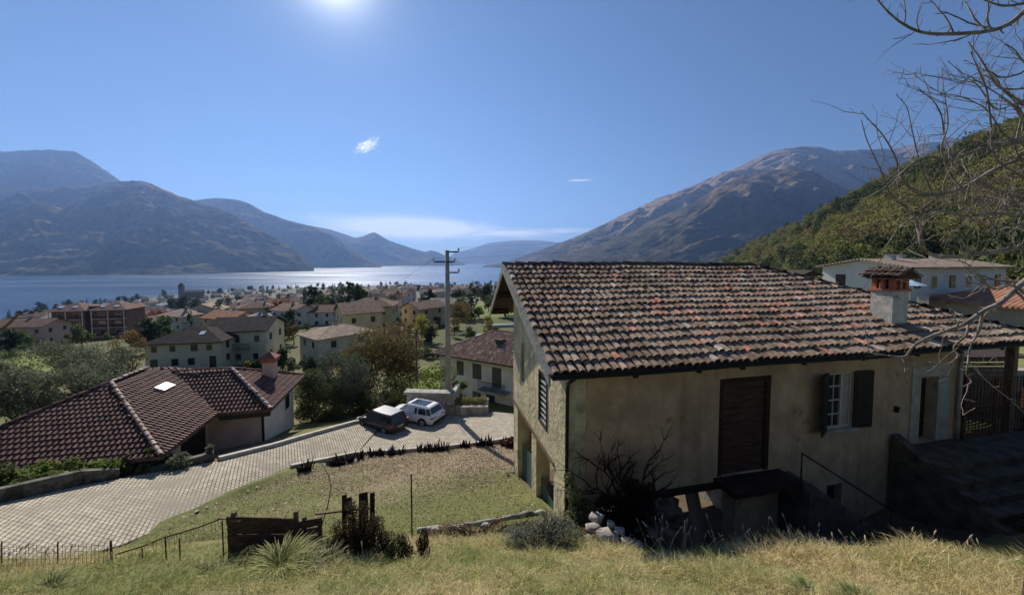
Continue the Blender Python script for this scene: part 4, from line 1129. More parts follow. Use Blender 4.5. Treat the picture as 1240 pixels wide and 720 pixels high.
caps([NL(.55,6.88,1.48), NL(3.4,6.88,1.48)], .09, .33, nb, tone=(.2,.12,.1), seed=3)
M_pink = mat('pinkish_plaster', (.55,.42,.35), .92, .15, 1.5, bump=.3)
M_wwall = mat('white_plaster', (.62,.58,.52), .92, .12, 1.5, bump=.3)
w = MB(); w.box(.6, 7.8, -10.2, -.6, .3-2, 2.4-.02); w.build('wall', M_pink, nb)
w = MB(); w.box(-1.75, .598, -9.2, -4.5, -1.6, 2.38); w.build('wall', M_pink, nb)
MB().box(-1.765, -1.752, -9.15, -4.55, -1.5, 2.36).build('end_wall', M_wwall, nb, 'white end wall')
MB().box(-1.80, -1.71, -4.56, -4.47, -1.5, 2.36).build('downpipe', M_metal, nb)
MB().box(.55, .597, -4.1, -2.3, -.2, 1.9).build('garage_shade', M_metal, nb)  # dark slab in place of the black shade of the open garage
f = MB(); f.box(-1.79, -1.766, -8.4, -7.6, .9, 1.9); wi_ = f.build('window', M_white, nb); MB().box(-1.80, -1.791, -8.33, -7.67, .97, 1.83).build('pane', M_glass, wi_)
# fascia boards
fb = MB()
for a, b in ((NL(0,0,-.06),NL(8.4,0,-.06)),(NL(0,0,-.06),NL(0,4.03,-.06)),(NL(0,4.03,-.06),NL(-2.3,4.03,-.06)),(NL(-2.3,4.03,-.06),NL(-2.3,9.73,-.06))): fb.bar(a, b, .04, .14)
fb.build('fascia', mat('fascia_brown', (.12,.07,.05), .8), nb)
ck = MB(); cz = zr(-1.0, 7.8); ck.box(-1.3, -.7, -8.1, -7.5, 2.4+cz-.3, 2.4+cz+.85); c_ = ck.build('chimney', M_pink, nb)
MB().box(-1.38, -.62, -8.18, -7.42, 2.4+cz+.851, 2.4+cz+1.1).build('chimney_vent', M_brick, c_)
pc = MB(); z_ = 2.4+cz+1.101
a_ = [(-1.45,-8.25,z_),(-.55,-8.25,z_),(-.55,-7.35,z_),(-1.45,-7.35,z_)]; ap = (-1.0,-7.8,z_+.35)
for i in range(4): pc.poly([a_[i], a_[(i+1)%4], ap])
pc.poly(a_[::-1]); pc.build('chimney_cap', mat('cap_red', (.22,.09,.06), .9), c_)
sk = Vector(NL(2.6, 5.0, zr(2.6,5.0)+.10))
up = Vector((1,0,.43)).normalized(); al = Vector((0,1,0)); nr = al.cross(up); nr = nr if nr.z > 0 else -nr
s_ = MB(); s_.hexa([sk-al*.42-up*.22-nr*.1, sk+al*.42-up*.22-nr*.1, sk+al*.42+up*.22-nr*.1, sk-al*.42+up*.22-nr*.1, sk-al*.42-up*.22+nr*.05, sk+al*.42-up*.22+nr*.05, sk+al*.42+up*.22+nr*.05, sk-al*.42+up*.22+nr*.05])
so = s_.build('skylight', mat('skylight_frame', (.5,.5,.5), .4), nb)
g_ = MB(); g_.hexa([sk+nr*.051-al*.36-up*.17, sk+nr*.051+al*.36-up*.17, sk+nr*.051+al*.36+up*.17, sk+nr*.051-al*.36+up*.17, sk+nr*.056-al*.36-up*.17, sk+nr*.056+al*.36-up*.17, sk+nr*.056+al*.36+up*.17, sk+nr*.056-al*.36+up*.17])
g_.build('pane', mat('skylight_pane', (.30,.33,.36), .35, spec=.5), so)

# hedge plants over the low wall
for i, (px, py, Y, w_, lab, kd) in enumerate([(20,588,11.6,1.3,'trailing bright green creeper over the low wall at the left edge', K_lush),(75,578,12.6,1.5,'yellow green leafy plants behind the middle of the longer low wall', K_lush),
        (130,570,13.2,1.5,'dark green leafy bush behind the end of the longer low wall', K_green),(185,562,13.9,1.2,'pale leafy creeper beside the corner of the brown roof', K_olive),(-40,598,11.0,1.5,'leafy bush at the left edge by the low wall', K_green)]):
    p = P(px, py, Y)
    cs = [(random.uniform(-w_,w_)*.9, random.uniform(-.3,.3), random.uniform(-.2,.35)) for _ in range(16)]
    V, F, C_ = leaf_cloud(cs, [random.uniform(.18,.4) for _ in cs], 1500, .15, 300+i, .8, tone=(kd[0], kd[1]))
    o = np_mesh('creeper', V, F, M_leaf, colors=C_); o.location = p; o.rotation_euler = (0,0,R(22)); tag(o, lab, 'plant')
p = P(252,545,14.9); V, F, C_ = leaf_cloud([(0,0,.3),(0,0,.7),(.1,0,1.0)], [.16,.18,.14], 260, .15, 340, .8, tone=(K_olive[0],K_olive[1])); o = np_mesh('young_plant', V, F, M_leaf, colors=C_); o.location = (p.x,p.y,p.z-.9); tag(o,'thin pale young plant by the pink house corner','plant')
# ================================================================== CARS
def car(name, loc, rz, L_, W_, H_, paint, label, suv):
    root = empty(name, loc, rz, label, 'car')
    # x forward, stations: (x, z_bottom, z_belt, half width)
    hw = W_/2; gc = .24 if suv else .20
    belt = H_*.60
    st = [(-.5,gc+.14,belt*.80,hw*.80),(-.475,gc+.02,belt*.97,hw*.93),(-.40,gc,belt*1.02,hw),(-.2,gc,belt,hw),(.05,gc,belt*.97,hw),(.22,gc,belt*.94,hw),(.30,gc,belt*.86,hw*.99),(.42,gc,belt*.78,hw*.95),(.475,gc+.02,belt*.66,hw*.86),(.5,gc+.12,belt*.5,hw*.72)]
    V=[];F=[]
    prof = [(.0,0,0),(.75,0,0),(.96,.10,0),(1.0,.35,0),(1.0,.75,0),(.95,.93,0),(.86,1.0,0),(.4,1.03,0),(0,1.04,0)]
    for (x, zb, zt_, w_) in st:
        row = [( x*L_, -k*w_, zb+(zt_-zb)*t) for (k, t, _) in prof] + [(x*L_, k*w_, zb+(zt_-zb)*t) for (k, t, _) in prof[::-1][1:]]
        V += row
    n = len(prof)*2-1
    for i in range(len(st)-1):
        for k in range(n-1): F.append((i*n+k, i*n+k+1, (i+1)*n+k+1, (i+1)*n+k))
        F.append((i*n+n-1, i*n, (i+1)*n, (i+1)*n+n-1))
    mb = MB(); mb.v = V; mb.f = F+[tuple(range(n))[::-1], tuple((len(st)-1)*n+k for k in range(n))]; mb.sm = [True]*len(F)+[False,False]; mb.mi = [0]*len(mb.f)
    mb.build('body', paint, root)
    # greenhouse: belt ring to roof ring
    zb_, zr_ = belt*.98, H_
    bx = [(-.47,.86),(-.38,.93),(-.2,.96),(.02,.95),(.24,.88)] ; tx = [(-.40,.66),(-.34,.74),(-.2,.78),(-.02,.77),(.08,.68)]
    if not suv: bx = [(-.485,.84),(-.38,.93),(-.2,.96),(.05,.95),(.30,.86)]; tx = [(-.43,.68),(-.34,.76),(-.18,.79),(0,.77),(.10,.68)]
    gh = MB()
    def ring(z, tab, f=1.0): return [Vector((x*L_, -k*hw*f, z)) for x, k in tab] + [Vector((x*L_, k*hw*f, z)) for x, k in tab[::-1]]
    b0, b1 = ring(zb_, bx), ring(zr_-.07, tx); b2 = [v.copy() for v in ring(zr_, tx, .86)]
    for v in b2: v.x = v.x*.93-.01
    m_ = len(b0)
    for i in range(m_):
        j = (i+1)%m_
        gh.quad(b0[i], b0[j], b1[j], b1[i], False); gh.quad(b1[i], b1[j], b2[j], b2[i], True)
    gh.poly(b2, True)
    gh.build('cabin', paint, root)
    M_gl = M_glass
    def glass(nm, pts, off):
        c = sum(pts, Vector())/len(pts); g = MB(); q = [c+(p-c)*.9 for p in pts]
        nn = (q[1]-q[0]).cross(q[2]-q[0]).normalized(); nn = nn if nn.dot(off) > 0 else -nn
        g.prism([p+nn*.004 for p in q], nn*.012); g.build(nm, M_gl, root)
    k = 5
    for sgn, idx in ((-1, [0,1,2,3,4]), (1, [9,8,7,6,5])):
        for a, b in ((0,1),(1,2),(2,4)):
            i, j = idx[a], idx[b]
            glass('side_window', [b0[i]*.9+b1[i]*.1, b0[j]*.9+b1[j]*.1, b1[j]*.93+b0[j]*.07, b1[i]*.93+b0[i]*.07], Vector((0,sgn,0)))
    glass('windscreen', [b0[4]*.9+b1[4]*.1, b0[5]*.9+b1[5]*.1, b1[5]*.95+b0[5]*.05, b1[4]*.95+b0[4]*.05], Vector((1,0,0)))
    glass('rear_window', [b0[0]*.8+b1[0]*.2, b0[9]*.8+b1[9]*.2, b1[9]*.97+b0[9]*.03, b1[0]*.97+b0[0]*.03], Vector((-1,0,0)))
    if suv:
        MB().box(-.30*L_, .02*L_, -hw*.5, hw*.5, H_+.001, H_+.012).build('glass_roof', M_gl, root)
        for s in (-1,1): MB().tube([(-.36*L_,s*hw*.66,H_-.02),(-.33*L_,s*hw*.66,H_+.04),(.04*L_,s*hw*.66,H_+.04),(.07*L_,s*hw*.64,H_-.03)], .018, 6).build('roof_rail', M_metal, root)
    rw = .33 if suv else .29
    for x in (-.30*L_, .31*L_):
        for s in (-1, 1):
            y = s*(hw-.06)
            tyre = MB(); tyre.tube([(x, y-s*.14, rw), (x, y-s*.12, rw), (x, y+s*.055, rw), (x, y+s*.07, rw)], [rw*.9, rw, rw, rw*.86], 22)
            ty = tyre.build('wheel', mat_tyre, root)
            rim = MB(); rim.tube([(x, y+s*.06, rw), (x, y+s*.078, rw)], [rw*.66, rw*.60], 18)
            rim.build('rim', mat_rim, ty)
            arch = MB(); arch.tube([(x, y-s*.15, rw+.03), (x, y+s*.063, rw+.03)], rw*1.16, 22); arch.build('wheel_arch', mat_plastic, root)
    for s in (-1, 1):
        if suv:
            MB().box(-.497*L_, -.455*L_, min(s*hw*.35, s*hw*.955), max(s*hw*.35, s*hw*.955), belt*.80, belt*.90).build('tail_light', mat_tail, root)
        else:
            MB().box(-.492*L_, -.44*L_, min(s*hw*.70, s*hw*.965), max(s*hw*.70, s*hw*.965), belt*.72, belt*1.02).build('tail_light', mat_tail, root)
        MB().box(.43*L_, .485*L_, min(s*hw*.5, s*hw*.90), max(s*hw*.5, s*hw*.90), belt*.5, belt*.66).build('headlight', mat_lamp, root)
        MB().box(.17*L_, .20*L_, min(s*hw*.98, s*hw*1.13), max(s*hw*.98, s*hw*1.13), belt*.95, belt*1.1).build('mirror', paint, root)
    MB().box(-.51*L_, -.47*L_, -hw*.82, hw*.82, gc+.08, gc+.30).build('bumper', mat_plastic if suv else paint, root)
    MB().box(-.515*L_, -.511*L_, -.26, .26, gc+.34, gc+.45).build('number_plate', M_white, root)
    root.scale = (.82,.82,.77)
    return root
mat_tyre = mat('tyre_rubber', (.02,.02,.02), .85); mat_rim = mat('alloy', (.45,.45,.46), .35, metal=.8); mat_plastic = mat('black_plastic', (.02,.02,.022), .6)
mat_tail = mat('tail_lamp', (.25,.015,.012), .25, spec=.6); mat_lamp = mat('head_lamp', (.6,.62,.65), .15, spec=.8)
P_white = mat('white_car_paint', (.72,.73,.74), .22, .03, 2, spec=.6); P_dark = mat('grey_brown_car_paint', (.05,.048,.052), .25, .05, 2, spec=.6, metal=.3)
rw_ = P(471,527,20.3); fw_ = P(437,516,21.6)
ang = math.atan2(.52, -.85)
def car_loc(px, py, Y):
    p = P(px, py, Y); return (p.x, p.y, yard_z(p.x, p.y)-.012)
car('hatchback_car', car_loc(463,524,21.1), ang, 3.7, 1.66, 1.42, P_dark, 'dark grey hatchback parked nearest the lawn, in front of the white car', False)
car('suv_car', car_loc(503,512,22.4), math.atan2(.40, -.90), 4.35, 1.8, 1.5, P_white, 'white suv with glass roof parked behind the dark hatchback', True)

# ================================================================== CONCRETE SCREEN WALL, PLANTER, POLES
A0 = P(493,503,23.6); A1 = P(549,516,23.4); zb = -9.95
A0.z = A1.z = zb
dirv = (A1-A0).normalized(); Ls = (A1-A0).length
sw = empty('screen_wall', A0, math.atan2(dirv.y, dirv.x), 'grey concrete garage wall with four framed niches behind the white car', 'wall')
H_ = 1.4; m = MB(); holes = [(.28+i*Ls/4, .28+i*Ls/4+Ls/4-.30, 0.6, 1.1) for i in range(4)]
panel(m, (0,0,0), (1,0,0), (0,1,0), 0, Ls, -.3, H_, .25, holes); m.build('wall', M_conc, sw)
MB().box(-.15, Ls+.15, -.18, .5, H_+.001, H_+.16).build('coping', M_conc, sw)
MB().box(Ls-.25, Ls, .252, 2.2, -.3, H_).build('side_wall', M_conc, sw)
for i in range(4):
    h = holes[i]; MB().box(h[0]-.02, h[1]+.02, .2505, .28, h[2]-.02, h[3]+.02).build('niche_panel', M_wwall, sw)
p0 = P(553,515,23.4)
pl = empty('planter_wall', (p0.x,p0.y,-10.1), R(2), 'low stone planter wall with plants right of the niche wall', 'wall')
MB().box(0, 2.0, 0, .35, 0, .75).box(1.65, 2.0, .351, 1.6, 0, .75).build('stones', M_stone, pl)
V, F, C_ = leaf_cloud([(x_*.25, .7+.2*(x_%2), 0.85) for x_ in range(8)], [.28]*8, 1800, .12, 401, .5, tone=((.12,.13,.05),(.30,.27,.12)))
o = np_mesh('trailing_plants', V, F, M_leaf, colors=C_); o.location = (p0.x,p0.y,-10.1); tag(o, 'dry yellowish plants growing over the stone planter', 'plant')
tag(MB().box(0,.35,-.06,0,0,.6).build('meter_box', M_white, loc=(p0.x+.25,p0.y-.01,-9.9)), 'small pale meter box on the planter wall', 'box')
def pole(px, pyt, pyb, Y, r0, r1, label, arms):
    b = P(px, pyb, Y); t = P(px, pyt, Y); g = G(b.x, b.y); b.z = min(b.z, g+.02)
    root = empty('utility_pole', (b.x, b.y, b.z), 0, label, 'utility pole')
    h = t.z-b.z
    MB().tube([(0,0,-.3),(0,0,h*.5),(0,0,h)], [r0,(r0+r1)/2,r1], 12).build('shaft', mat('pole_concrete', (.30,.28,.25), .9, .2, 3) if r0 > .12 else M_wood, root)
    for (dz, x0, x1, yv) in arms:
        a = MB().bar((x0,yv*.3,h-dz), (x1,-yv*.3,h-dz), .09).build('crossarm', M_metal, root)
        for x in (x0, x1):
            if abs(x) > .2:
                MB().tube([(x,0,h-dz+.04),(x,0,h-dz+.10),(x,0,h-dz+.2),(x,0,h-dz+.26)], [.03,.07,.06,.03], 8).build('insulator', M_white, a)
    return root, h
pr, ph = pole(543, 303, 476, 24.4, .21, .13, 'tall grey concrete utility pole behind the niche wall', [(.10,-.05,.75,.2),(.75,-.9,.5,.9),(1.45,-.05,.75,.2)])
p2, ph2 = pole(505, 398, 470, 30, .09, .07, 'short thin pole left of the tall concrete pole', [(.3,-.3,.3,0)])
def wire(a, b, s, label, r=.012):
    a = Vector(a); b = Vector(b); n = 20
    pts = [a.lerp(b, i/n)-Vector((0,0,4*s*(i/n)*(1-i/n))) for i in range(n+1)]
    tag(MB().tube(pts, r, 4, cap=False).build('overhead_wire', M_metal), label, 'wire', 'overhead wires')
tp = pr.location+Vector((0,0,ph))
for i, (dz, xo) in enumerate(((.1,.7),(.75,.45),(1.45,.7))):
    wire(tp+Vector((xo,0,-dz+.25)), Vector((62+i*3,52,11-i*1.2)), 1.6, ['highest thin wire from the tall pole to the right hillside','middle thin wire from the tall pole to the right hillside','lowest thin wire from the tall pole to the right hillside'][i], .006)
wire(tp+Vector((-.85,0,-.5)), Vector((-60,160,-10)), 2.0, 'thin wire from the tall pole towards the left valley', .012)
wire(p2.location+Vector((0,0,ph2)), Vector((-16.2,33,-10.5)), .5, 'service wire from the short pole to the left', .018)
wire(p2.location+Vector((0,0,ph2)), Vector((-7.6,41,-11)), .2, 'service wire from the short pole to the white house', .018)

# ================================================================== WHITE HOUSE BELOW THE YARD
M_roofb = mat('weathered_brown_tiles', (1,1,1), .88, .3, 3, attr=True, spec=.15)
wh = empty('white_house', P(531,316,41).xy.to_3d()+Vector((0,0,-15.8)), R(-30), 'two storey white house with pinkish brown roof left of the farmhouse gable', 'house')
MB().box(0, 14, 0, 9, -2, 5.6).build('wall', mat('greyish_white_plaster', (.78,.74,.68), .92, .15, .8, bump=.2, stain=((.26,.24,.2), .6, .62)), wh)
oh = .65; zE = 5.62; k_ = .42
def wz(x, y): return k_*min(x+oh, 14+oh-x, y+oh, 9+oh-y)
hx = 4.5+oh
tn = lambda rg: np.array([.27,.17,.13])*(1+rg.normal(0,.2)) if rg.random() > .12 else np.array([.42,.33,.27])*(1+rg.normal(0,.1))
def wf_(p0, al, up, La, run): 
    al = Vector(al); up = Vector(up).normalized(); n = al.cross(up); n = n if n.z > 0 else -n
    return (Vector(p0), al, up, n, La, run*math.hypot(1,k_))
wfac = [wf_((-oh,-oh,zE),(1,0,0),(0,1,k_),14+2*oh,4.5+oh), wf_((-oh,9+oh,zE),(0,-1,0),(1,0,k_),9+2*oh,4.5+oh), wf_((14+oh,-oh,zE),(0,1,0),(-1,0,k_),9+2*oh,4.5+oh), wf_((14+oh,9+oh,zE),(-1,0,0),(0,-1,k_),14+2*oh,4.5+oh)]
_s = M_tile_n; M_tile_n = M_roofb
facet_tiles(wh, wfac, lambda c, fi: abs(wz(c.x, c.y)+zE-c.z) < .06, .26, .36, .09, tn, 15)
M_tile_n = _s
dkk = MB(); A_=(-oh,-oh,zE); B_=(14+oh,-oh,zE); C__=(14+oh,9+oh,zE); D_=(-oh,9+oh,zE); R1=(hx-oh,4.5,zE+k_*hx); R2=(14+oh-hx,4.5,zE+k_*hx)
dkk.quad(A_,B_,R2,R1); dkk.poly([B_,C__,R2]); dkk.quad(C__,D_,R1,R2); dkk.poly([D_,A_,R1]); dkk.quad(D_,C__,B_,A_); dkk.build('roof_deck', M_tdeck, wh)
caps([Vector(A_)+Vector((0,0,.05)), Vector(R1)+Vector((0,0,.05)), Vector(R2)+Vector((0,0,.05))], .1, .4, wh, tone=(.3,.2,.16))
MB().box(-oh-.1, 14+oh, -oh-.1, -oh, zE-.1, zE).build('gutter', M_metal, wh)
M_shut = mat('grey_green_shutter', (.12,.12,.09), .8)
for (x, z0, z1, w__) in ((2.5,3.6,5.0,.8),(4.6,3.5,5.0,1.0),(4.6,.2,2.0,.9)):
    f = MB().box(x-.06, x+w__+.06, -.03, .0, z0-.06, z1+.06).build('window', M_shut, wh); MB().box(x, x+w__, -.05, -.031, z0, z1).build('pane', M_shut if z0 > 1 else M_glass, f)
f = MB().box(7.0, 8.1, -.03, 0, 2.9, 5.0).build('balcony_door', M_shut, wh)
bl = MB().box(5.9, 9.2, -1.1, -.001, 2.65, 2.82).build('balcony', M_conc, wh)
r_ = MB()
for i in range(24): r_.bar((5.92+i*.141,-1.06,2.82),(5.92+i*.141,-1.06,3.7),.025)
r_.bar((5.9,-1.06,3.7),(9.2,-1.06,3.7),.05); r_.build('railing', M_metal, bl)
MB().box(6.3, 7.3, -.06, 0, .0, 2.05).build('door', mat('blue_door', (.03,.045,.10), .6), wh)
c_ = MB().box(6.0, 6.7, 2.2, 2.9, zE+.5, zE+1.6).build('chimney', mat('dark_chimney', (.10,.08,.07), .9), wh); MB().box(5.9, 6.8, 2.1, 3.0, zE+1.601, zE+1.72).build('chimney_cap', M_tdeck, c_)
# ================================================================== MIDDLE DISTANCE HOUSES
def wallmat(n, c): return mat(n, c, .92, .12, .5, stain=((c[0]*.6,c[1]*.58,c[2]*.52), .5, .62))
WM = {'cream': wallmat('cream_wall', (.56,.52,.38)), 'yellow': wallmat('yellow_wall', (.58,.50,.28)), 'white': wallmat('white_wall', (.62,.60,.56)),
      'ochre': wallmat('ochre_wall', (.50,.38,.24)), 'pink': wallmat('pink_wall', (.52,.36,.29)), 'grey': wallmat('grey_wall', (.42,.41,.38)), 'brown': wallmat('brown_wall', (.17,.10,.075))}
def roofmat(n, c):
    m = mat(n, c, .92, .3, 1.2, stain=((c[0]*1.5,c[1]*1.5,c[2]*1.5), 2.5, .6), spec=.05)
    N = m.node_tree.nodes; L = m.node_tree.links; b = N['Principled BSDF']
    tc = N.new('ShaderNodeTexCoord'); wv = N.new('ShaderNodeTexWave'); wv.inputs['Scale'].default_value = 1.2; wv.bands_direction = 'X'; wv.inputs['Distortion'].default_value = .4
    wv2 = N.new('ShaderNodeTexWave'); wv2.inputs['Scale'].default_value = .9; wv2.bands_direction = 'Y'; wv2.inputs['Distortion'].default_value = .6
    L.new(tc.outputs['Object'], wv.inputs[0]); L.new(tc.outputs['Object'], wv2.inputs[0])
    ad = N.new('ShaderNodeMath'); ad.operation = 'ADD'; L.new(wv.outputs['Fac'], ad.inputs[0]); L.new(wv2.outputs['Fac'], ad.inputs[1])
    bp = N.new('ShaderNodeBump'); bp.inputs['Strength'].default_value = .7; bp.inputs['Distance'].default_value = .06; L.new(ad.outputs[0], bp.inputs['Height']); L.new(bp.outputs[0], b.inputs['Normal'])
    return m
RM = {'brown': roofmat('brown_tiles', (.20,.135,.105)), 'dark': roofmat('dark_slate_tiles', (.045,.038,.036)), 'rust': roofmat('rust_tiles', (.30,.15,.095)), 'pale': roofmat('pale_tiles', (.34,.26,.20)), 'grey': roofmat('grey_roofing', (.30,.30,.29))}
M_shd = mat('dark_shutters', (.06,.04,.03), .8)
def house(name, loc, rz, w, d, h, wall, roof, rtype, label, floors=2, nwin=3, ndep=2, slope=.40, oh=.6, group=None, chim=1, cat='house', detail=2, skyl=0, rseed=0, balcony=False, ridge='x'):
    rd = random.Random(rseed)
    root = empty(name, loc, rz, label, cat, group)
    wb = MB().box(-w/2, w/2, 0, d, -2.5, h)
    if rtype == 'gable' and ridge == 'x':
        for x in (-w/2, w/2-.3): wb.prism([(x,0,h),(x,d,h),(x,d/2,h+slope*d/2-.02)], (.3,0,0))
    if rtype == 'gable' and ridge == 'y':
        for y in (0, d-.3): wb.prism([(-w/2,y,h),(w/2,y,h),(0,y,h+slope*w/2-.02)][::-1], (0,.3,0))
    wb.build('wall', WM[wall], root)
    x0, x1, y0, y1 = -w/2-oh, w/2+oh, -oh, d+oh; ze = h-slope*oh+.05
    m = MB(); t = Vector((0,0,.16))
    if rtype == 'hip':
        k = min(x1-x0, y1-y0)/2
        if w >= d: A, B = Vector((x0+k,(y0+y1)/2,ze+k*slope)), Vector((x1-k,(y0+y1)/2,ze+k*slope))
        else: A, B = Vector((0,y0+k,ze+k*slope)), Vector((0,y1-k,ze+k*slope))
        c = [Vector((x0,y0,ze)),Vector((x1,y0,ze)),Vector((x1,y1,ze)),Vector((x0,y1,ze))]
        cu = [v+t for v in c]; A2, B2 = A+t, B+t
        if w >= d: fs = [[cu[0],cu[1],B2,A2],[cu[1],cu[2],B2],[cu[2],cu[3],A2,B2],[cu[3],cu[0],A2]]
        else: fs = [[cu[0],cu[1],A2],[cu[1],cu[2],B2,A2],[cu[2],cu[3],B2],[cu[3],cu[0],A2,B2]]
        for f in fs: m.poly(f)
        for i in range(4): j = (i+1)%4; m.quad(c[i],c[j],cu[j],cu[i])
        m.poly(c[::-1]); ztop = A.z
    elif ridge == 'x':
        ym = d/2; zr_ = ze+slope*(d/2+oh); ztop = zr_
        m.prism([(x0,y0,ze),(x0,ym,zr_),(x0,ym,zr_+.16),(x0,y0,ze+.16)], (x1-x0,0,0)); m.prism([(x0,ym,zr_),(x0,y1,ze),(x0,y1,ze+.16),(x0,ym,zr_+.16)], (x1-x0,0,0))
    else:
        zr_ = ze+slope*(w/2+oh); ztop = zr_
        m.prism([(x0,y0,ze),(0,y0,zr_),(0,y0,zr_+.16),(x0,y0,ze+.16)][::-1], (0,y1-y0,0)); m.prism([(0,y0,zr_),(x1,y0,ze),(x1,y0,ze+.16),(0,y0,zr_+.16)][::-1], (0,y1-y0,0))
    rf = m.build('roof', RM[roof], root)
    for i in range(chim):
        cx, cy = rd.uniform(-.3,.3)*w, d*rd.uniform(.35,.65)
        c = MB().box(cx-.35,cx+.35,cy-.35,cy+.35,ztop-1.0,ztop+.7).build('chimney', WM['grey'], rf)
        if detail > 1: MB().box(cx-.45,cx+.45,cy-.45,cy+.45,ztop+.701,ztop+.85).build('chimney_cap', RM['dark'], c)
    for i in range(skyl):
        cx = rd.uniform(-.3,.3)*w; yy = d*.25 if rtype == 'gable' or True else 0
        zz = ze+.16+slope*(yy+oh); m = MB(); m.hexa([(cx-.4,yy-.5,zz-slope*.5-.02),(cx+.4,yy-.5,zz-slope*.5-.02),(cx+.4,yy+.5,zz+slope*.5-.02),(cx-.4,yy+.5,zz+slope*.5-.02),(cx-.4,yy-.5,zz-slope*.5+.06),(cx+.4,yy-.5,zz-slope*.5+.06),(cx+.4,yy+.5,zz+slope*.5+.06),(cx-.4,yy+.5,zz+slope*.5+.06)])
        m.build('skylight', M_skyl, rf)
    if detail > 0:
        fh = h/floors
        for f in range(floors):
            z = f*fh+fh*.32; wh_ = min(1.3, fh*.5)
            for i in range(nwin):
                x = -w/2+w*(i+.5)/nwin + rd.uniform(-.3,.3)
                if f == 0 and rd.random() < .25 and detail > 1:
                    MB().box(x-.5,x+.5,-.04,.0,0,2.1).build('door', M_shd, root); continue
                ww = .5
                fr = MB().box(x-ww,x+ww,-.05,0,z,z+wh_).build('window', M_shd if rd.random() < .5 else M_white, root)
                if detail > 1:
                    MB().box(x-ww+.1,x+ww-.1,-.065,-.051,z+.08,z+wh_-.08).build('pane', M_glass, fr)
            for i in range(ndep):
                y = d*(i+.5)/ndep
                for xx, s in ((-w/2, -1), (w/2, 1)):
                    fr = MB().box(min(xx,xx+s*.05),max(xx,xx+s*.05),y-.5,y+.5,z,z+wh_).build('window', M_shd, root)
    if balcony:
        b = MB().box(-w*.25, w*.25, -1.2, -.001, h/2-.1, h/2+.05).build('balcony', M_conc, root)
        r = MB()
        for i in range(24): r.bar((-w*.25+i*w*.5/23,-1.17,h/2+.05),(-w*.25+i*w*.5/23,-1.17,h/2+1.0),.04)
        r.bar((-w*.25,-1.17,h/2+1),(w*.25,-1.17,h/2+1),.07); r.build('railing', M_metal, b)
    return root
M_skyl = mat('skylight_glass', (.55,.60,.66), .1, spec=1)
def house_at(px, pyb, Y, rdeg, *a, dz=0, **k):
    b = P(px, pyb, Y); return house('house', (b.x, b.y, b.z+dz), R(rdeg), *a, **k)
# px is the middle of the front wall foot
house_at(223, 447, 62, 12, 11, 9, 4.6, 'cream', 'dark', 'hip', 'low cream house with near black roof and a skylight, just above the brown hip roof', nwin=4, floors=2, skyl=1, rseed=1, balcony=False)
house_at(288, 443, 68, 12, 9.5, 9, 6.6, 'cream', 'dark', 'gable', 'taller cream house with dark roof joined to the right of the skylight house', nwin=3, floors=2, rseed=2, balcony=True)
house_at(375, 445, 70, -38, 8, 11, 6.0, 'cream', 'pale', 'hip', 'cream two storey house with pale hipped roof, its lawn in shadow to the right', nwin=2, floors=2, ndep=2, rseed=3, slope=.33)
house_at(412, 412, 92, -55, 10, 9, 7.2, 'yellow', 'brown', 'gable', 'yellow house with brown gabled roof and wooden loggia, behind the pale hipped house', nwin=2, floors=2, rseed=4, balcony=True, ridge='y')
house_at(446, 402, 104, 6, 13, 9, 7.4, 'yellow', 'brown', 'hip', 'large yellow house with small square windows behind the orchard trees', nwin=3, floors=2, rseed=5)
house_at(472, 391, 135, 20, 8, 9, 6.0, 'white', 'brown', 'gable', 'white house with two skylights between the yellow house and the tan house', nwin=2, rseed=6, skyl=2)
house_at(497, 394, 118, -38, 9, 11, 5.6, 'ochre', 'brown', 'gable', 'tan house with brown roof left of the utility pole', nwin=2, rseed=7, ridge='y', skyl=1)
house_at(545, 386, 150, 10, 15, 10, 6.0, 'cream', 'pale', 'gable', 'long cream house with a row of skylights right behind the utility pole', nwin=4, rseed=8, skyl=3)
house_at(342, 396, 125, -25, 11, 9, 5.6, 'white', 'brown', 'gable', 'white house with brown roof, left one of two side by side below the lake town', nwin=3, rseed=9)
house_at(378, 396, 128, 12, 13, 9, 5.2, 'white', 'brown', 'gable', 'white house with brown roof, right one of two side by side below the lake town', nwin=4, rseed=10)
house_at(316, 405, 120, 30, 9, 9, 5.0, 'white', 'grey', 'hip', 'small white house with pale grey roof at the left of the pair of white houses', nwin=3, rseed=11)
house_at(20, 420, 118, 8, 15, 9, 6.5, 'pink', 'brown', 'gable', 'pinkish house with brown roof at the left edge below the lake', nwin=4, rseed=12)
house_at(58, 408, 140, -6, 11, 9, 6.0, 'white', 'grey', 'gable', 'white house with grey roof between the pinkish house and the brown apartment block', nwin=3, rseed=13)
house_at(40, 397, 200, 10, 13, 9, 6, 'pink', 'brown', 'hip', 'small pink house by the lakeshore left of the apartment block', nwin=3, rseed=14)
house_at(205, 400, 140, -12, 12, 10, 5.5, 'cream', 'pale', 'hip', 'cream house with pale roof right of the apartment block', nwin=3, rseed=15)
house_at(245, 392, 150, 20, 12, 10, 5.5, 'cream', 'pale', 'gable', 'cream house with two pale roof slopes below the church', nwin=3, rseed=16, ridge='y')
house_at(262, 402, 125, -20, 15, 10, 4.6, 'ochre', 'rust', 'gable', 'low house with rust brown roof left of the pair of white houses', nwin=3, rseed=17)

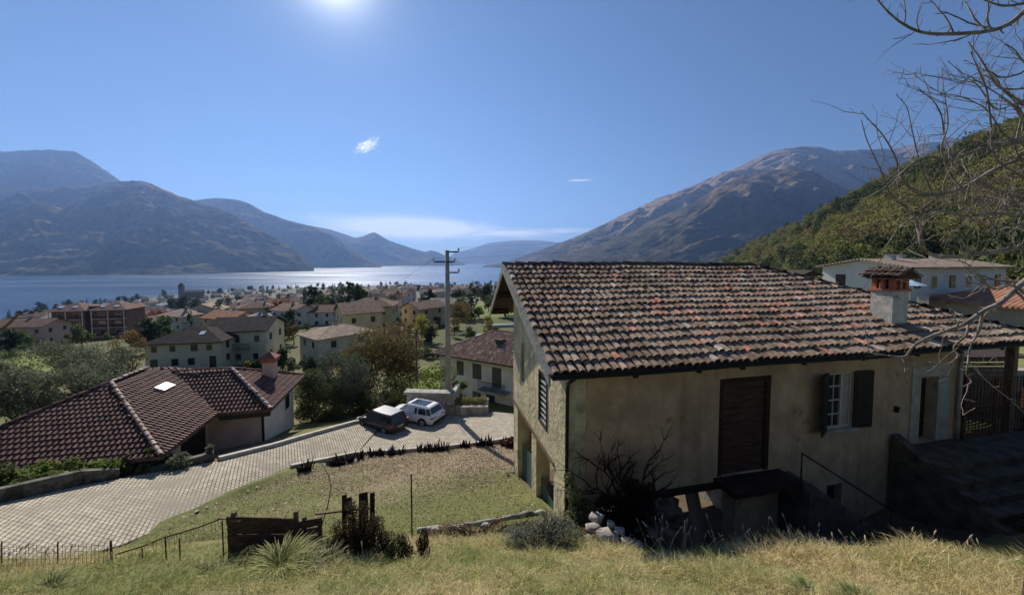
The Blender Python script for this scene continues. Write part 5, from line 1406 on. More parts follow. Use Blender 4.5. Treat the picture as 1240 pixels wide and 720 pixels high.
# ---- apartment block
ab = P(125, 421, 140); ap_ = empty('apartment_block', (ab.x-2.0, ab.y, ab.z+.7), R(14), 'brown apartment block with pale balcony grid and hipped roof, near the lake', 'apartment block')
ap_.scale = (.86,.86,1.06); ap_.location.x -= 2.5
for (x0, x1) in ((-13.2,-1.6),(1.6,13.2)):
    MB().box(x0, x1, 0, 12, -3, 13).build('wall', WM['brown'], ap_)
    gr = MB(); H0 = 13
    for k in range(5): gr.box(x0-.15, x1+.15, -1.3, -.02, k*3.15+.2, k*3.15+.42)
    nx = 3
    for k in range(nx): xx = x0+(x1-x0)*k/(nx-1); gr.box(xx-.18, xx+.18, -1.45, -1.301, -2.5, 13.1)
    gr.build('balcony_grid', WM['cream'], ap_)
    for k in range(4):
        for j in range(2):
            xa = x0+(x1-x0)*j/2+.3; xb = x0+(x1-x0)*(j+1)/2-.3
            MB().box(xa, xb, -1.28, -1.2, k*3.15+.43, k*3.15+1.3).build('balcony_panel', M_shd, ap_)
            f = MB().box((xa+xb)/2-1.1, (xa+xb)/2+1.1, -.06, -.001, k*3.15+1.0, k*3.15+2.6).build('window', M_white, ap_)
            MB().box((xa+xb)/2-1.0, (xa+xb)/2+1.0, -.08, -.061, k*3.15+1.1, k*3.15+2.5).build('pane', M_glass, f)
    k_ = .34; oh = 1.6; a, b, c, d_ = (x0-oh*.9,-oh-.4,13.0), (x1+oh*.9,-oh-.4,13.0), (x1+oh*.9,12+oh,13.0), (x0-oh*.9,12+oh,13.0)
    run = (x1-x0)/2+oh*.9; A = ((x0+x1)/2, -oh-.4+run, 13+k_*run); B = ((x0+x1)/2, 12+oh-run+.01, 13+k_*run)
    m = MB(); m.poly([a,b,A]); m.poly([b,c,B,A]); m.poly([c,d_,B]); m.poly([d_,a,A,B]); m.poly([d_,c,b,a])
    rf = m.build('roof', RM['brown'], ap_)
    for sx in (-3, 2.0):
        y = 1.0; z = 13+k_*(y+oh+.4)+.05; cx = (x0+x1)/2+sx
        s = MB(); s.hexa([(cx-.9,y-.6,z-.2),(cx+.9,y-.6,z-.2),(cx+.9,y+.6,z+.2),(cx-.9,y+.6,z+.2),(cx-.9,y-.6,z-.05),(cx+.9,y-.6,z-.05),(cx+.9,y+.6,z+.36),(cx-.9,y+.6,z+.36)]); s.build('skylight', M_skyl, rf)
MB().box(-1.6, 1.6, 2, 10, -3, 14.3).build('stair_tower', WM['brown'], ap_)
for k in range(5): MB().box(-1.2, 1.2, 1.9, 1.999, k*3+.5, k*3+1.9).build('window', M_glass, ap_)

# ---- terrace walls and hedge behind the orchard, garden covers
def hedge(p, q, h, t, n, kd, lab, seed, size=.3, name='hedge'):
    p = Vector((p.x,p.y,G(p.x,p.y))); q = Vector((q.x,q.y,G(q.x,q.y)))
    k = max(3, int((q-p).length/1.2)); cs = [tuple(p.lerp(q,i/k)+Vector((0,0,h*.55))) for i in range(k+1)]
    V,F,C_ = leaf_cloud(cs, [[t, t, h*.6]]*len(cs), n, size, seed, .7, tone=(kd[0],kd[1]))
    tag(np_mesh(name, V, F, M_leaf, colors=C_), lab, 'hedge')
hedge(P(500,408,75), P(600,400,70), 1.8, .9, 3500, K_dark, 'long dark hedge beyond the bright meadow', 501)
hedge(P(300,440,62), P(352,430,66), 1.5, .8, 1800, K_dark, 'dark hedge between the cream houses', 502)
hedge(P(475,455,40), P(515,437,56), 1.2, .6, 900, K_green, 'low hedge along the left side of the bright meadow', 503, .2)
for (px, py, Y, w_, lab) in ((585,378,118,10,'grey green swimming pool cover in a garden left of the farmhouse gable'),(575,386,100,7,'dark green netted garden cover below the pool cover')):
    p = P(px,py,Y); z = G(p.x,p.y)
    m = MB(); n = 8
    for i in range(n):
        t0 = math.pi*i/n; t1 = math.pi*(i+1)/n
        m.prism([(-math.cos(t0)*2,0,math.sin(t0)*.9),(-math.cos(t1)*2,0,math.sin(t1)*.9),(-math.cos(t1)*1.9,0,math.sin(t1)*.8),(-math.cos(t0)*1.9,0,math.sin(t0)*.8)], (0,w_,0))
    o = m.build('garden_cover', mat('cover', (.16,.22,.19), .5)); o.location = (p.x,p.y,z); o.rotation_euler = (0,0,R(-80)); tag(o, lab, 'cover')

# ---- right hand side houses beyond the farmhouse
lh = P(1135, 372, 40)
lr = house('house', (lh.x+3.4, lh.y+1, -7.1), R(17), 18, 8, 6.4, 'white', 'pale', 'gable', 'long white house with pale brown roof behind the farmhouse chimney on the right', floors=2, nwin=6, rseed=40, slope=.2, chim=3)
tg = []
pb_ = MB().box(-11.2, -9.5, -2.0, 1.5, 2.6, 2.8).build('balcony', M_white, lr)
bl_ = MB()
for i in range(12): bl_.box(-11.2+i*.15,-11.13+i*.15,-2.0,-1.93,2.801,3.7)
bl_.build('balustrade', M_white, pb_)
pu = empty('parasol', (lr.matrix_basis @ Vector((-10.4,-1.0,2.8))), 0, 'pale blue parasol on the balcony of the long white house', 'parasol')
m = MB(); n = 10
for i in range(n):
    a0, a1 = 6.283*i/n, 6.283*(i+1)/n
    m.poly([(math.cos(a0)*1.2,math.sin(a0)*1.2,1.9),(math.cos(a1)*1.2,math.sin(a1)*1.2,1.9),(0,0,2.45)]); m.poly([(math.cos(a1)*1.2,math.sin(a1)*1.2,1.88),(math.cos(a0)*1.2,math.sin(a0)*1.2,1.88),(0,0,2.42)])
m.build('canopy', mat('pale_blue_cloth', (.40,.55,.66), .8), pu); MB().tube([(0,0,0),(0,0,2.4)], .03, 6).build('pole', M_white, pu)
ch_ = empty('brick_chimney', (P(977,336,24).x, 24.5, -2.2), R(12), 'small brick and timber chimney head with tiled cap peeping over the farmhouse ridge', 'chimney')
m = MB()
for x in (-.55,.45):
    for y in (-.5,.4): m.box(x,x+.12,y,y+.12,0,1.25)
m.box(-.55,.57,-.5,.52,-7,.75); m.build('brickwork', M_brick, ch_)
MB().prism([(-.9,-.8,1.26),(.9,-.8,1.26),(.9,-.8,1.31),(0,-.8,1.62),(-.9,-.8,1.31)][::-1], (0,1.7,0)).build('cap', M_tdeck, ch_)
p = P(1225, 395, 30); house('house', (p.x+8.0, p.y+2, -8.6), R(10), 7, 8, 4.6, 'ochre', 'rust', 'hip', 'house with rust red roof at the right edge behind the branches', floors=1, nwin=2, rseed=42)

# ================================================================== THE LAKE TOWN
protos = []
def small_house(wall, roof, w, d, h, gable, seed):
    rt = house('town_house', (0,0,0), 0, w, d, h, wall, roof, 'gable' if gable else 'hip', 'x', floors=max(1,int(h/2.8)), nwin=3, ndep=1, rseed=seed, detail=1, chim=1, oh=.5)
    return rt
specs = [('cream','brown',12,9,6,1),('white','brown',10,9,6,1),('ochre','brown',12,10,7,0),('white','rust',11,9,5.5,0),('cream','dark',12,9,6,1),('grey','brown',14,10,8,0),('pink','brown',11,9,7,1),('white','grey',22,14,6,1),('cream','pale',16,10,8,0),('grey','dark',11,9,6,0)]
wallword = {'cream':'cream','white':'white','ochre':'tan','grey':'grey','pink':'pink'}; roofword = {'brown':'brown','rust':'rust red','dark':'dark','grey':'grey','pale':'pale'}
for i, s in enumerate(specs): protos.append((small_house(*s, 60+i), s))
used = [False]*len(protos)
rt = random.Random(5)
taken = [(223,447,62),(288,443,68)]
placed = [(o.location.x, o.location.y, 9) for o in COL.objects if o.name.startswith(('house','apartment')) and o.type == 'EMPTY']
def zone(px, Y):
    a = 'left of the church' if px < 190 else 'below the church' if px < 290 else 'left of the tall pole' if px < 543 else 'right of the tall pole'
    b = 'near the orchards' if Y < 420 else 'in the far town' if Y < 800 else 'by the lakeshore'
    return a, b
town = []
tries = 0
while len(town) < 285 and tries < 60000:
    tries += 1
    px = rt.uniform(0, 640); u = (px-620)/FPX; L_ = interp(u, SH_U, SH_Y)
    Y = math.exp(rt.uniform(math.log(150), math.log(max(200, L_*.93))))
    if px < 150 and (Y < 180 or rt.random() < .5): continue
    if px > 500 and Y < 300: continue
    if px > 560 and Y < 420: continue
    if Y < 180 and 300 < px < 560 and rt.random() < .6: continue
    x = u*Y
    mind = 11.5 + Y*.008
    if any((x-a)**2+(Y-b)**2 < mind**2 for a, b, c in placed): continue
    placed.append((x, Y, 8))
    k = rt.choices(range(10), [5,5,3,3,2,3,2,1.2,2,1.5])[0]
    if k == 7 and Y < 350: k = 0
    src, s = protos[k]
    o = src if not used[k] else copy_tree(src); used[k] = True
    o.location = (x, Y, G(x, Y)-.2); o.rotation_euler = (0,0,rt.uniform(-.7,.7)+(1.57 if rt.random()<.4 else 0))
    sc = rt.uniform(.85,1.2); o.scale = (sc,sc,rt.uniform(.85,1.25))
    a, b = zone(px, Y)
    o['label'] = f"small {wallword[s[0]]} house with {roofword[s[1]]} roof {b}, {a}"
    o['category'] = 'house'; o['group'] = 'town houses: ' + o['label']
    town.append(o)
# church on its knoll
c = P(219, 360, 760); g = c.z
WM['grey'] = wallmat('church_stone', (.16,.15,.14))
ch = empty('church', (c.x, c.y, g), R(20), 'grey church with a square bell tower above the dark trees by the lake', 'church')
MB().box(-4,4,0,8,-3,24).build('bell_tower', WM['grey'], ch)
m = MB(); ap2 = (0,4,31); q = [(-4.4,-.4,24),(4.4,-.4,24),(4.4,8.4,24),(-4.4,8.4,24)]
for i in range(4): m.poly([q[i], q[(i+1)%4], ap2])
m.poly(q[::-1]); m.build('spire', RM['dark'], ch)
for x in (-1.6,1.6): MB().box(x-.7,x+.7,-.1,0,18,21.5).build('belfry_opening', M_glass, ch)
MB().box(4.1,36,-2,12,-3,11).build('nave', WM['grey'], ch)
MB().prism([(4.1,-3,11.01),(4.1,13,11.01),(4.1,5,15)], (32.5,0,0)).build('roof', RM['brown'], ch)

# ---- town trees: shared crowns, one object each
def crown_mesh(kind, h, w, n, seed, conifer=False):
    rd = random.Random(seed)
    if conifer:
        cs = [(rd.uniform(-.1,.1)*w, rd.uniform(-.1,.1)*w, h*(.1+.85*i/9)) for i in range(10)]; rs = [[w*.5*(1-i/10.5)+.15, w*.5*(1-i/10.5)+.15, h*.09] for i in range(10)]
    else:
        cs, rs = [], []
        for i in range(11):
            a = rd.uniform(0,6.28); v = rd.uniform(-.7,1); rr = math.sqrt(max(.05,1-v*v))*rd.uniform(.3,.7)
            cs.append((math.cos(a)*rr*w/2, math.sin(a)*rr*w/2, h*.58+v*h*.36)); r = w*rd.uniform(.15,.26); rs.append([r,r,r*.85])
    V,F,C_ = leaf_cloud(cs, rs, n, w*.13 if not conifer else w*.16, seed, .7, tone=(kind[0],kind[1]))
    mb = MB().tube([(0,0,-.5),(0,0,h*.5)], [w*.04,w*.02], 5); tv = np.array(mb.v); nf = len(V)
    Fq = [f for f in mb.f if len(f) == 4]
    V2 = np.concatenate([V, tv]); F2 = np.concatenate([F, np.array(Fq)+nf]); C2 = np.concatenate([C_, np.tile([.08,.06,.045], (len(tv),1))])
    return V2, F2, C2
tp_ = []
for nm, kd, h, w_, n, con, lab in (('green_tree',K_green,9,8,420,0,'round green'),('conifer_tree',K_dark,14,6,420,1,'dark pointed conifer'),('autumn_tree',K_autumn,9,8,420,0,'brown autumn'),('yellow_tree',K_yellow,7,6,350,0,'yellow'),
        ('rust_tree',K_rust,10,10,480,0,'rusty orange'),('dark_tree',K_dark,11,11,520,0,'dark rounded'),('cypress_tree',K_dark,13,2.6,300,1,'slim dark cypress')):
    V,F,C_ = crown_mesh(kd,h,w_,n,len(tp_)+700,con); o = np_mesh(nm, V, F, M_leaf, colors=C_); tp_.append([o, lab, False])
def put_tree(k, x, y, sc, label, group, rz=None):
    o, lab, used_ = tp_[k]
    c = o if not used_ else o.copy()
    if used_: COL.objects.link(c)
    tp_[k][2] = True
    c.location = (x, y, G(x, y)-.2); c.scale = (sc, sc, sc*rt.uniform(.85,1.15)); c.rotation_euler = (0,0,rt.uniform(0,6.28)); tag(c, label, 'tree', group)
for (px, pyb, Y, k, sc, lab) in ((223,372,420,5,1.9,'broad dark tree below the church tower, right of centre of its clump'),(208,372,430,5,1.6,'dark tree at the left of the clump under the church'),(237,373,410,5,1.3,'dark tree at the right of the clump under the church'),
        (248,382,230,4,1.2,'rusty orange tree right of the dark clump under the church'),(189,388,170,4,1.0,'rust coloured tree right of the apartment block roof'),(277,378,240,1,.95,'dark pointed conifer right of the rusty orange tree'),
        (158,363,520,5,1.5,'dark tree above the apartment block roof, by the lake'),(43,380,300,5,1.6,'dark round tree by the lake at the left'),(8,395,210,5,1.4,'dark tree on the shore at the left edge'),
        (383,362,330,1,1.0,'lone dark conifer above the pair of white houses'),(395,375,190,0,1.2,'green tree behind the yellow house'),(196,412,100,0,.8,'green tree between the apartment block and the dark roofed cream house'),(230,408,105,1,.6,'dark conifer in front of the pale roofed house'),(330,415,95,0,.7,'round green tree left of the pale hipped house')):
    p = P(px, pyb, Y); put_tree(k, p.x, p.y, sc, lab, None)
for i, (px, pyb, Y, k, sc) in enumerate([(305,425,85,0,.6),(322,436,72,2,.55),(340,412,100,0,.7),(352,402,115,5,.6),(336,428,80,5,.4),(356,418,92,2,.5),(300,398,125,4,.55),(325,400,130,5,.6),(395,432,72,5,.4),(440,430,62,0,.5),
        (428,392,125,1,.6),(458,386,140,0,.7),(485,398,112,0,.45),(512,396,120,0,.55),(530,390,130,2,.6),(520,372,180,5,.8),(570,392,95,0,.45),(580,372,140,0,.6),(598,384,100,2,.4),(545,372,170,1,.7),(590,362,220,5,1.0),(565,360,230,0,1.0),
        (600,358,260,1,1.0),(578,352,320,5,1.1),(605,366,190,0,.9),(100,430,100,0,.7),(30,432,95,0,.7),(180,436,85,5,.6),(12,440,80,5,.5),(300,412,105,3,.5),(270,384,200,0,.8),(235,380,220,2,.8),(290,378,260,5,.8)]):
    p = P(px, pyb, Y)
    if any((p.x-a)**2+(p.y-b)**2 < 30 for a, b, c in placed): continue
    a, b = zone(px, Y); lb = f"small {tp_[k][1]} tree in the gardens {a}"
    put_tree(k, p.x, p.y, sc, lb, 'garden trees: '+lb)
nb_ = 0; tr_ = 0
while nb_ < 70 and tr_ < 4000:
    tr_ += 1; px = rt.uniform(60, 560); Y = math.exp(rt.uniform(math.log(52), math.log(170))); x = ray(px, 400)[0]*Y
    if px < 200 and Y < 110: continue
    if px > 478 and Y < 68: continue
    if 185 < px < 330 and Y < 60: continue
    if any((x-a)**2+(Y-b)**2 < 42 for a, b, c in placed): continue
    k = rt.choice([0,0,2,2,3,5]); a, b = zone(px, Y); lb = f"low {tp_[k][1]} garden bush {a}"
    put_tree(k, x, Y, rt.uniform(.22,.48), lb, 'garden bushes: '+lb); nb_ += 1
nt = 0
while nt < 265:
    px = rt.uniform(0, 660); u = (px-620)/FPX; L_ = interp(u, SH_U, SH_Y)
    Y = math.exp(rt.uniform(math.log(130), math.log(L_*.985)))
    if rt.random() < .38: Y = L_*rt.uniform(.86,.985)
    x = u*Y
    if px < 170 and Y < 160: continue
    if px > 470 and Y < 250 and px < 640 and rt.random() < .6: continue
    if any((x-a)**2+(Y-b)**2 < (c+2)**2 for a, b, c in placed): continue
    k = rt.choices(range(7), [4,3,2.2,1,1.2,3,1])[0]
    if Y > L_*.85: k = rt.choice([0,1,5,5,6])
    a, b = zone(px, Y); lb = f"{tp_[k][1]} tree {b}, {a}"
    put_tree(k, x, Y, rt.uniform(.7,1.25)*(1.25 if Y > 700 else 1), lb, 'town trees: '+lb, None); nt += 1

# ================================================================== WOODED HILL ON THE RIGHT
hill_m = mat('hill_ground', (.07,.07,.03), 1, .3, .05, spec=0)
crest = [(850,330),(868,318),(900,300),(940,284),(980,266),(1020,244),(1060,226),(1100,204),(1150,190),(1185,172),(1240,152),(1300,124),(1400,90),(1600,40)]
hill, HV = mountain('wooded_hill', crest, [(850,900),(900,700),(1000,470),(1100,350),(1240,270),(1600,230)], [(850,330,-60),(900,260,-24),(1000,120,-11),(1100,85,-8),(1240,62,-6),(1600,50,-4)], 33, 14, hill_m, 60, 6, gsc=1/90.)
def forest():
    rg = np.random.default_rng(12)
    nr, nc = HV.shape[:2]; protosV = []
    kinds = [((.06,.085,.025),(.21,.23,.065)),((.10,.115,.03),(.29,.27,.08)),((.025,.04,.015),(.08,.10,.035)),((.12,.10,.04),(.26,.21,.09)),((.16,.17,.045),(.34,.32,.09))]
    for i in range(10):
        rd = random.Random(800+i); cs = []; rs = []
        for j in range(6):
            a = rd.uniform(0,6.28); v = rd.uniform(-.5,1); rr = rd.uniform(.2,.6)
            cs.append((math.cos(a)*rr*.5, math.sin(a)*rr*.5, .55+v*.3)); r = rd.uniform(.22,.34); rs.append([r,r,r*.9])
        protosV.append(leaf_cloud(cs, rs, 210, .13, 900+i, .75, shell=.25))
    V=[];F=[];C_=[]; off = 0; n = 3600; top = int(60*1.0)
    for i in range(n):
        r = rg.random()**.8*(top-1); c = rg.random()*(nc-1.01)
        r0, c0 = int(r), int(c); fr, fc = r-r0, c-c0
        p = (HV[r0,c0]*(1-fr)+HV[min(r0+1,nr-1),c0]*fr)*(1-fc) + (HV[r0,c0+1]*(1-fr)+HV[min(r0+1,nr-1),c0+1]*fr)*fc
        px, py = px_of(*p)
        if px > 1420 or px < 845: continue
        s = rg.uniform(5.0,9.5)*(1 if p[1] > 150 else .8)
        nz = mn.noise(Vector((p[0]*.012, p[2]*.03, 2.2)))+rg.normal(0,.25)
        k = 2 if nz < -.38 else 0 if nz < -.05 else 1 if nz < .3 else 4 if nz < .55 else 3
        if p[0] > 150 and rg.random() < .5: k = rg.choice([3,0,1])
        pv, pf, pc = protosV[rg.integers(10)]
        a = rg.uniform(0, 6.28); ca, sa = math.cos(a), math.sin(a)
        q = pv.copy(); q = np.stack([q[:,0]*ca-q[:,1]*sa, q[:,0]*sa+q[:,1]*ca, q[:,2]*(1.7 if k == 2 else 1.1)], 1)*s + p
        t0, t1 = np.array(kinds[k][0]), np.array(kinds[k][1]); w_ = np.repeat(rg.random(len(pf))*.6+rg.random()*.4, 4)[:,None]
        V.append(q); F.append(pf+off); C_.append(t0*(1-w_)+t1*w_); off += len(q)
    tag(np_mesh('hill_forest', np.concatenate(V), np.concatenate(F), M_leaf, colors=np.concatenate(C_)), kind='stuff')
forest()
# ================================================================== FOREGROUND
def blades(name, xs, ys, h, w, seed, tone, lean=.5, curve=.6, segs=3, zoff=-.01, label=None, kind='stuff', wind=(0,0)):
    rg = np.random.default_rng(seed); n = len(xs)
    zs = ground(xs, ys) + np.where(ys < 9, fbm(xs, ys, 1.3, 3, 4)*.05, 0)
    a = rg.uniform(0, 2*np.pi, n); tl = np.abs(rg.normal(0, lean, n))
    d = np.stack([np.cos(a)*tl+wind[0], np.sin(a)*tl+wind[1], np.ones(n)], 1); d /= np.linalg.norm(d, axis=1, keepdims=True)
    out = np.stack([np.cos(a), np.sin(a), np.zeros(n)], 1)
    b = rg.uniform(0, 2*np.pi, n); side = np.stack([np.cos(b), np.sin(b), np.zeros(n)], 1)
    V = []
    for j in range(segs+1):
        s = j/segs
        q = np.stack([xs, ys, zs+zoff], 1) + d*(h*s)[:,None] + out*(curve*h*s*s*.5)[:,None]; q[:,2] -= curve*h*s**3*.35
        ww = w*(1-s**1.6)+.0008
        V += [q-side*ww[:,None]/2, q+side*ww[:,None]/2]
    V = np.stack(V, 1).reshape(-1, 3); k = 2*(segs+1); base = (np.arange(n)*k)[:,None]
    F = np.concatenate([base+np.array([2*j,2*j+1,2*j+3,2*j+2])[None] for j in range(segs)], 0)
    C_ = np.repeat(tone, k, 0)
    o = np_mesh(name, V, F, M_blade, colors=C_)
    return tag(o, kind=kind) if kind else o
def bank_grass():
    rg = np.random.default_rng(2); n = 230000
    Y = 2.6+ (7.4-2.6)*rg.random(n)**.9; u = rg.uniform(-1.62, 1.62, n); x = u*Y
    z = ground(x, Y)
    m = (z > -6.15-.35*sstep(-.2,-1.2,u)) & ~in_poly(x, Y, road_poly) & ~((Y > 6.55) & (u > .25))
    x, Y = x[m], Y[m]; n = len(x)
    g = fbm(x, Y, .8, 41, 4); g2 = fbm(x, Y, 3.0, 43, 3); r = rg.random(n)
    right = sstep(0, 4, x)
    dryp = np.clip(.47+.42*g*2.4+.12*right+.1*g2, .08, .94)
    isdry = rg.random(n) < dryp
    dry = np.array([.74,.60,.31])*(.5+.75*r)[:,None]; gr = np.array([.29,.32,.10])*(.6+.8*r)[:,None]
    straw = np.array([.60,.52,.30])*(.8+.4*r)[:,None]
    t = np.where(isdry[:,None], np.where((rg.random(n) < .2)[:,None], straw, dry), gr)
    tuft = np.clip(1+1.5*fbm(x, Y, 2.2, 47, 3), .3, 2.6)
    h = rg.uniform(.05,.15,n)*tuft*(1+.35*right); w = rg.uniform(.004,.009,n)
    blades('bank_grass', x, Y, h, w, 3, t, lean=.75, curve=.9)
bank_grass()
def lawn_grass():
    rg = np.random.default_rng(5); n = 120000
    Y = 8.0+12*rg.random(n)**1.2; u = rg.uniform(-1.15, .1, n); x = u*Y
    m = ~in_poly(x, Y, road_poly) & ~in_poly(x, Y, yard)
    near = px_ok = (Y < 19.2) & ((x-.4) < (Y-8)*-.2+1.0)
    m &= near
    x, Y = x[m], Y[m]; n = len(x); r = rg.random(n)
    lw = np.clip(1.25 - (Y-10.5)/5.5 + fbm(x, Y, .35, 8, 4)*.9, 0, 1)
    keep = rg.random(n) < .35+.65*lw; x, Y, r, lw = x[keep], Y[keep], r[keep], lw[keep]; n = len(x)
    gr = np.array([.15,.175,.055])*(.6+.8*r)[:,None]; dr = np.array([.36,.30,.16])*(.6+.7*r)[:,None]
    t = np.where((rg.random(n) < .35+.4*(1-lw))[:,None], dr, gr)
    blades('lawn_grass', x, Y, rg.uniform(.03,.075,n), rg.uniform(.006,.014,n), 6, t, lean=.9, curve=.5, segs=2)
lawn_grass()
def litter():
    rg = np.random.default_rng(8); n = 60000
    Y = 9.0+10*rg.random(n)**.8; u = rg.uniform(-1.0, .08, n); x = u*Y
    pr = np.clip((Y-11.3)/4.2+fbm(x, Y, .6, 51, 3)*.7, .10, 1)
    m = (rg.random(n) < pr) & ~in_poly(x, Y, road_poly) & ~in_poly(x, Y, yard) & (Y < 19.0) & (x < .6)
    x, Y = x[m], Y[m]; n = len(x)
    V, F, C_ = leaf_cloud([(0,0,0)], [.001], n, .062, 9, .7, flat=.8, tone=((.22,.15,.08),(.52,.42,.28)))
    c = np.stack([x, Y, ground(x, Y)+.025], 1)
    V = V.reshape(n,4,3)+c[:,None]; rr = rg.random(n)
    C_ = np.repeat(np.array([.18,.12,.07])*(1-rr[:,None])+np.array([.62,.51,.37])*rr[:,None], 4, 0)
    tag(np_mesh('leaf_litter', V.reshape(-1,3), F, M_blade, colors=C_), kind='stuff')
litter()
# tall dry stalks with seed heads on the crest
def stalks():
    rg = np.random.default_rng(14); V=[];F=[];Cc=[]
    rows = []
    for i in range(210):
        if i < 90: px = rg.uniform(780, 1010); Y = rg.uniform(5.9, 6.5)
        elif i < 150: px = rg.uniform(0, 460); Y = rg.uniform(4.6, 5.6)
        else: px = rg.uniform(900, 1240); Y = rg.uniform(4.6, 5.9)
        u = ray(px, 640)[0]; x = u*Y; z = G(x, Y); h = rg.uniform(.18,.42)*(1.25 if i < 90 else .8)
        a = rg.uniform(0, 6.28); tl = rg.uniform(.1,.55)
        d = Vector((math.cos(a)*tl, math.sin(a)*tl, 1)).normalized(); pts = [Vector((x,Y,z))+d*h*s+Vector((math.cos(a),math.sin(a),-.3))*h*.22*s*s for s in (0,.35,.7,1)]
        mb = MB().tube(pts, [.0035,.003,.0025,.002], 3, cap=False)
        hd = (pts[-1]-pts[-2]).normalized(); mb.tube([pts[-1]-hd*.01, pts[-1]+hd*.02, pts[-1]+hd*.05, pts[-1]+hd*.07], [.003,.010,.009,.002], 4)
        n0 = len(V); V += mb.v; q = [f for f in mb.f if len(f) == 4]; F += [tuple(n0+i_ for i_ in f) for f in q]; t = rg.uniform(.7,1.2); Cc += [(.62*t,.54*t,.36*t)]*len(mb.v)
    tag(np_mesh('dry_stalks', np.array(V), np.array(F), M_blade, colors=np.array(Cc)), kind='stuff')
stalks()

# ---- bushes and tufts on the bank
def tuft(px, py, Y, ln, n, kd, label, seed, spread=1.0, curve=.9, wd=.022, name='grass_tuft', cat='plant'):
    p = P(px, py, Y); V,F,C_ = spiky(None, (0,0,-.05), n, ln, wd, seed, kd, spread=spread, curve=curve)
    o = np_mesh(name, V, F, M_blade, colors=C_); o.location = (p.x, p.y, G(p.x,p.y)); return tag(o, label, cat)
tuft(340, 700, 5.1, .56, 700, ((.14,.17,.04),(.46,.45,.15)), 'large arching green and yellow grass clump in front of the old board panel', 601, 1.1, .9, .014)
tuft(368, 700, 5.05, .36, 200, ((.12,.14,.05),(.40,.40,.2)), 'smaller green grass clump at the right foot of the large arching clump', 602)
tuft(395, 690, 5.3, .42, 160, ((.08,.10,.04),(.24,.22,.1)), 'low grass clump below the picket remnant', 603)
tuft(1040, 715, 4.0, .30, 420, ((.12,.17,.05),(.30,.36,.13)), 'soft bright green grass clump at the bottom right', 604, 1.2, .9, .008)
tuft(980, 712, 4.2, .26, 300, ((.12,.17,.05),(.30,.36,.13)), 'green grass clump left of the soft bright green clump', 607, 1.3, .9, .009)
tuft(60, 712, 4.4, .30, 200, ((.12,.16,.05),(.34,.36,.14)), 'green grass clump at the bottom left corner', 605, 1.2, .9, .012)
tuft(250, 690, 5.0, .28, 160, ((.10,.12,.05),(.3,.3,.12)), 'low green tuft under the rusty rail fence', 606, 1.2, .9, .012)
def bush(name, px, py, Y, blobs, n, size, kd, label, seed, stems=0, aspect=.5, cat='bush', loc=None, stem_h=.6, shell=.35):
    p = loc or P(px, py, Y); root = empty(name, (p.x, p.y, G(p.x, p.y) if loc is None else p.z), 0, label, cat)
    V,F,C_ = leaf_cloud([b[:3] for b in blobs], [b[3] for b in blobs], n, size, seed, aspect, tone=kd, shell=shell)
    np_mesh('leaves', V, F, M_leaf, root, colors=C_)
    if stems:
        rd = random.Random(seed); mb = MB()
        for i in range(stems):
            b = blobs[i % len(blobs)]; a = rd.uniform(0, 6.28); r = rd.uniform(0,.9)*b[3]
            e = Vector((b[0]+math.cos(a)*r, b[1]+math.sin(a)*r*.6, b[2]+b[3]*rd.uniform(.4,1.2)*stem_h*1.6)); m = e*.5+Vector((rd.gauss(0,.05),rd.gauss(0,.05),.05))
            mb.tube([(b[0]*.3,b[1]*.3,-.05), m, e], [.012,.008,.003], 4, cap=False)
        mb.build('stems', M_dwood, root)
    return root
dkw = ((.045,.035,.02),(.14,.11,.05))
bush('weed_bush', 437, 690, 5.9, [(0,0,.35,.24),(.12,0,.55,.2),(-.1,0,.6,.18),(.2,.05,.3,.22),(-.25,0,.25,.24),(-.35,0,.5,.15),(.05,0,.85,.13),(.3,0,.6,.12),(-.15,0,.9,.09)], 4600, .04, dkw, 'dark weedy bush in front of the picket remnant', 611, 60)
bush('weed_bush', 470, 690, 5.9, [(0,0,.25,.2),(.15,0,.2,.18),(-.12,0,.3,.18)], 1600, .04, ((.06,.06,.03),(.19,.18,.08)), 'lower green brown bush just right of the dark weedy bush', 612, 30)
bush('weed_bush', 513, 688, 6.0, [(0,0,.22,.09),(.02,0,.40,.07),(.0,0,.1,.12)], 500, .04, dkw, 'slender dark dead weed below the thin iron stake', 613, 26, stem_h=1.2)
bush('lavender_shrub', 655, 668, 6.5, [(0,0,.15,.26),(.3,.05,.2,.26),(-.3,.05,.12,.22),(.15,.2,.3,.22),(.55,.1,.18,.2),(-.5,.15,.05,.22),(.4,-.2,.0,.2),(-.1,-.25,.0,.2)], 6200, .045, ((.10,.11,.08),(.32,.34,.26)), 'low grey green shrub in front of the farmhouse corner pier', 614, 50, .4)
bush('lavender_shrub', 628, 655, 7.1, [(0,0,.12,.2),(.25,0,.15,.2)], 1600, .04, ((.09,.10,.07),(.25,.26,.19)), 'small grey green shrub beside the log edging', 615, 20, .4)
bush('dead_bramble', 575, 656, 7.4, [(x_*.28-.9, (x_%3)*.12, .03, .16+.05*(x_%2)) for x_ in range(9)], 4200, .045, ((.12,.07,.045),(.40,.28,.19)), 'low brown dead bramble in front of the log edging', 617, 60, .4)
bush('dead_bramble', 700, 662, 6.9, [(x_*.2-.5, (x_%2)*.1, .02, .15) for x_ in range(6)], 2200, .045, ((.10,.07,.04),(.34,.27,.16)), 'low brown bramble between the grey green shrub and the stones', 618, 30, .4)
bush('wild_shrub', 305, 695, 5.4, [(0,0,.1,.2),(.2,0,.15,.16),(-.2,0,.05,.16)], 1800, .05, ((.07,.09,.03),(.22,.24,.09)), 'green weeds at the left foot of the large arching clump', 619, 20, .4)
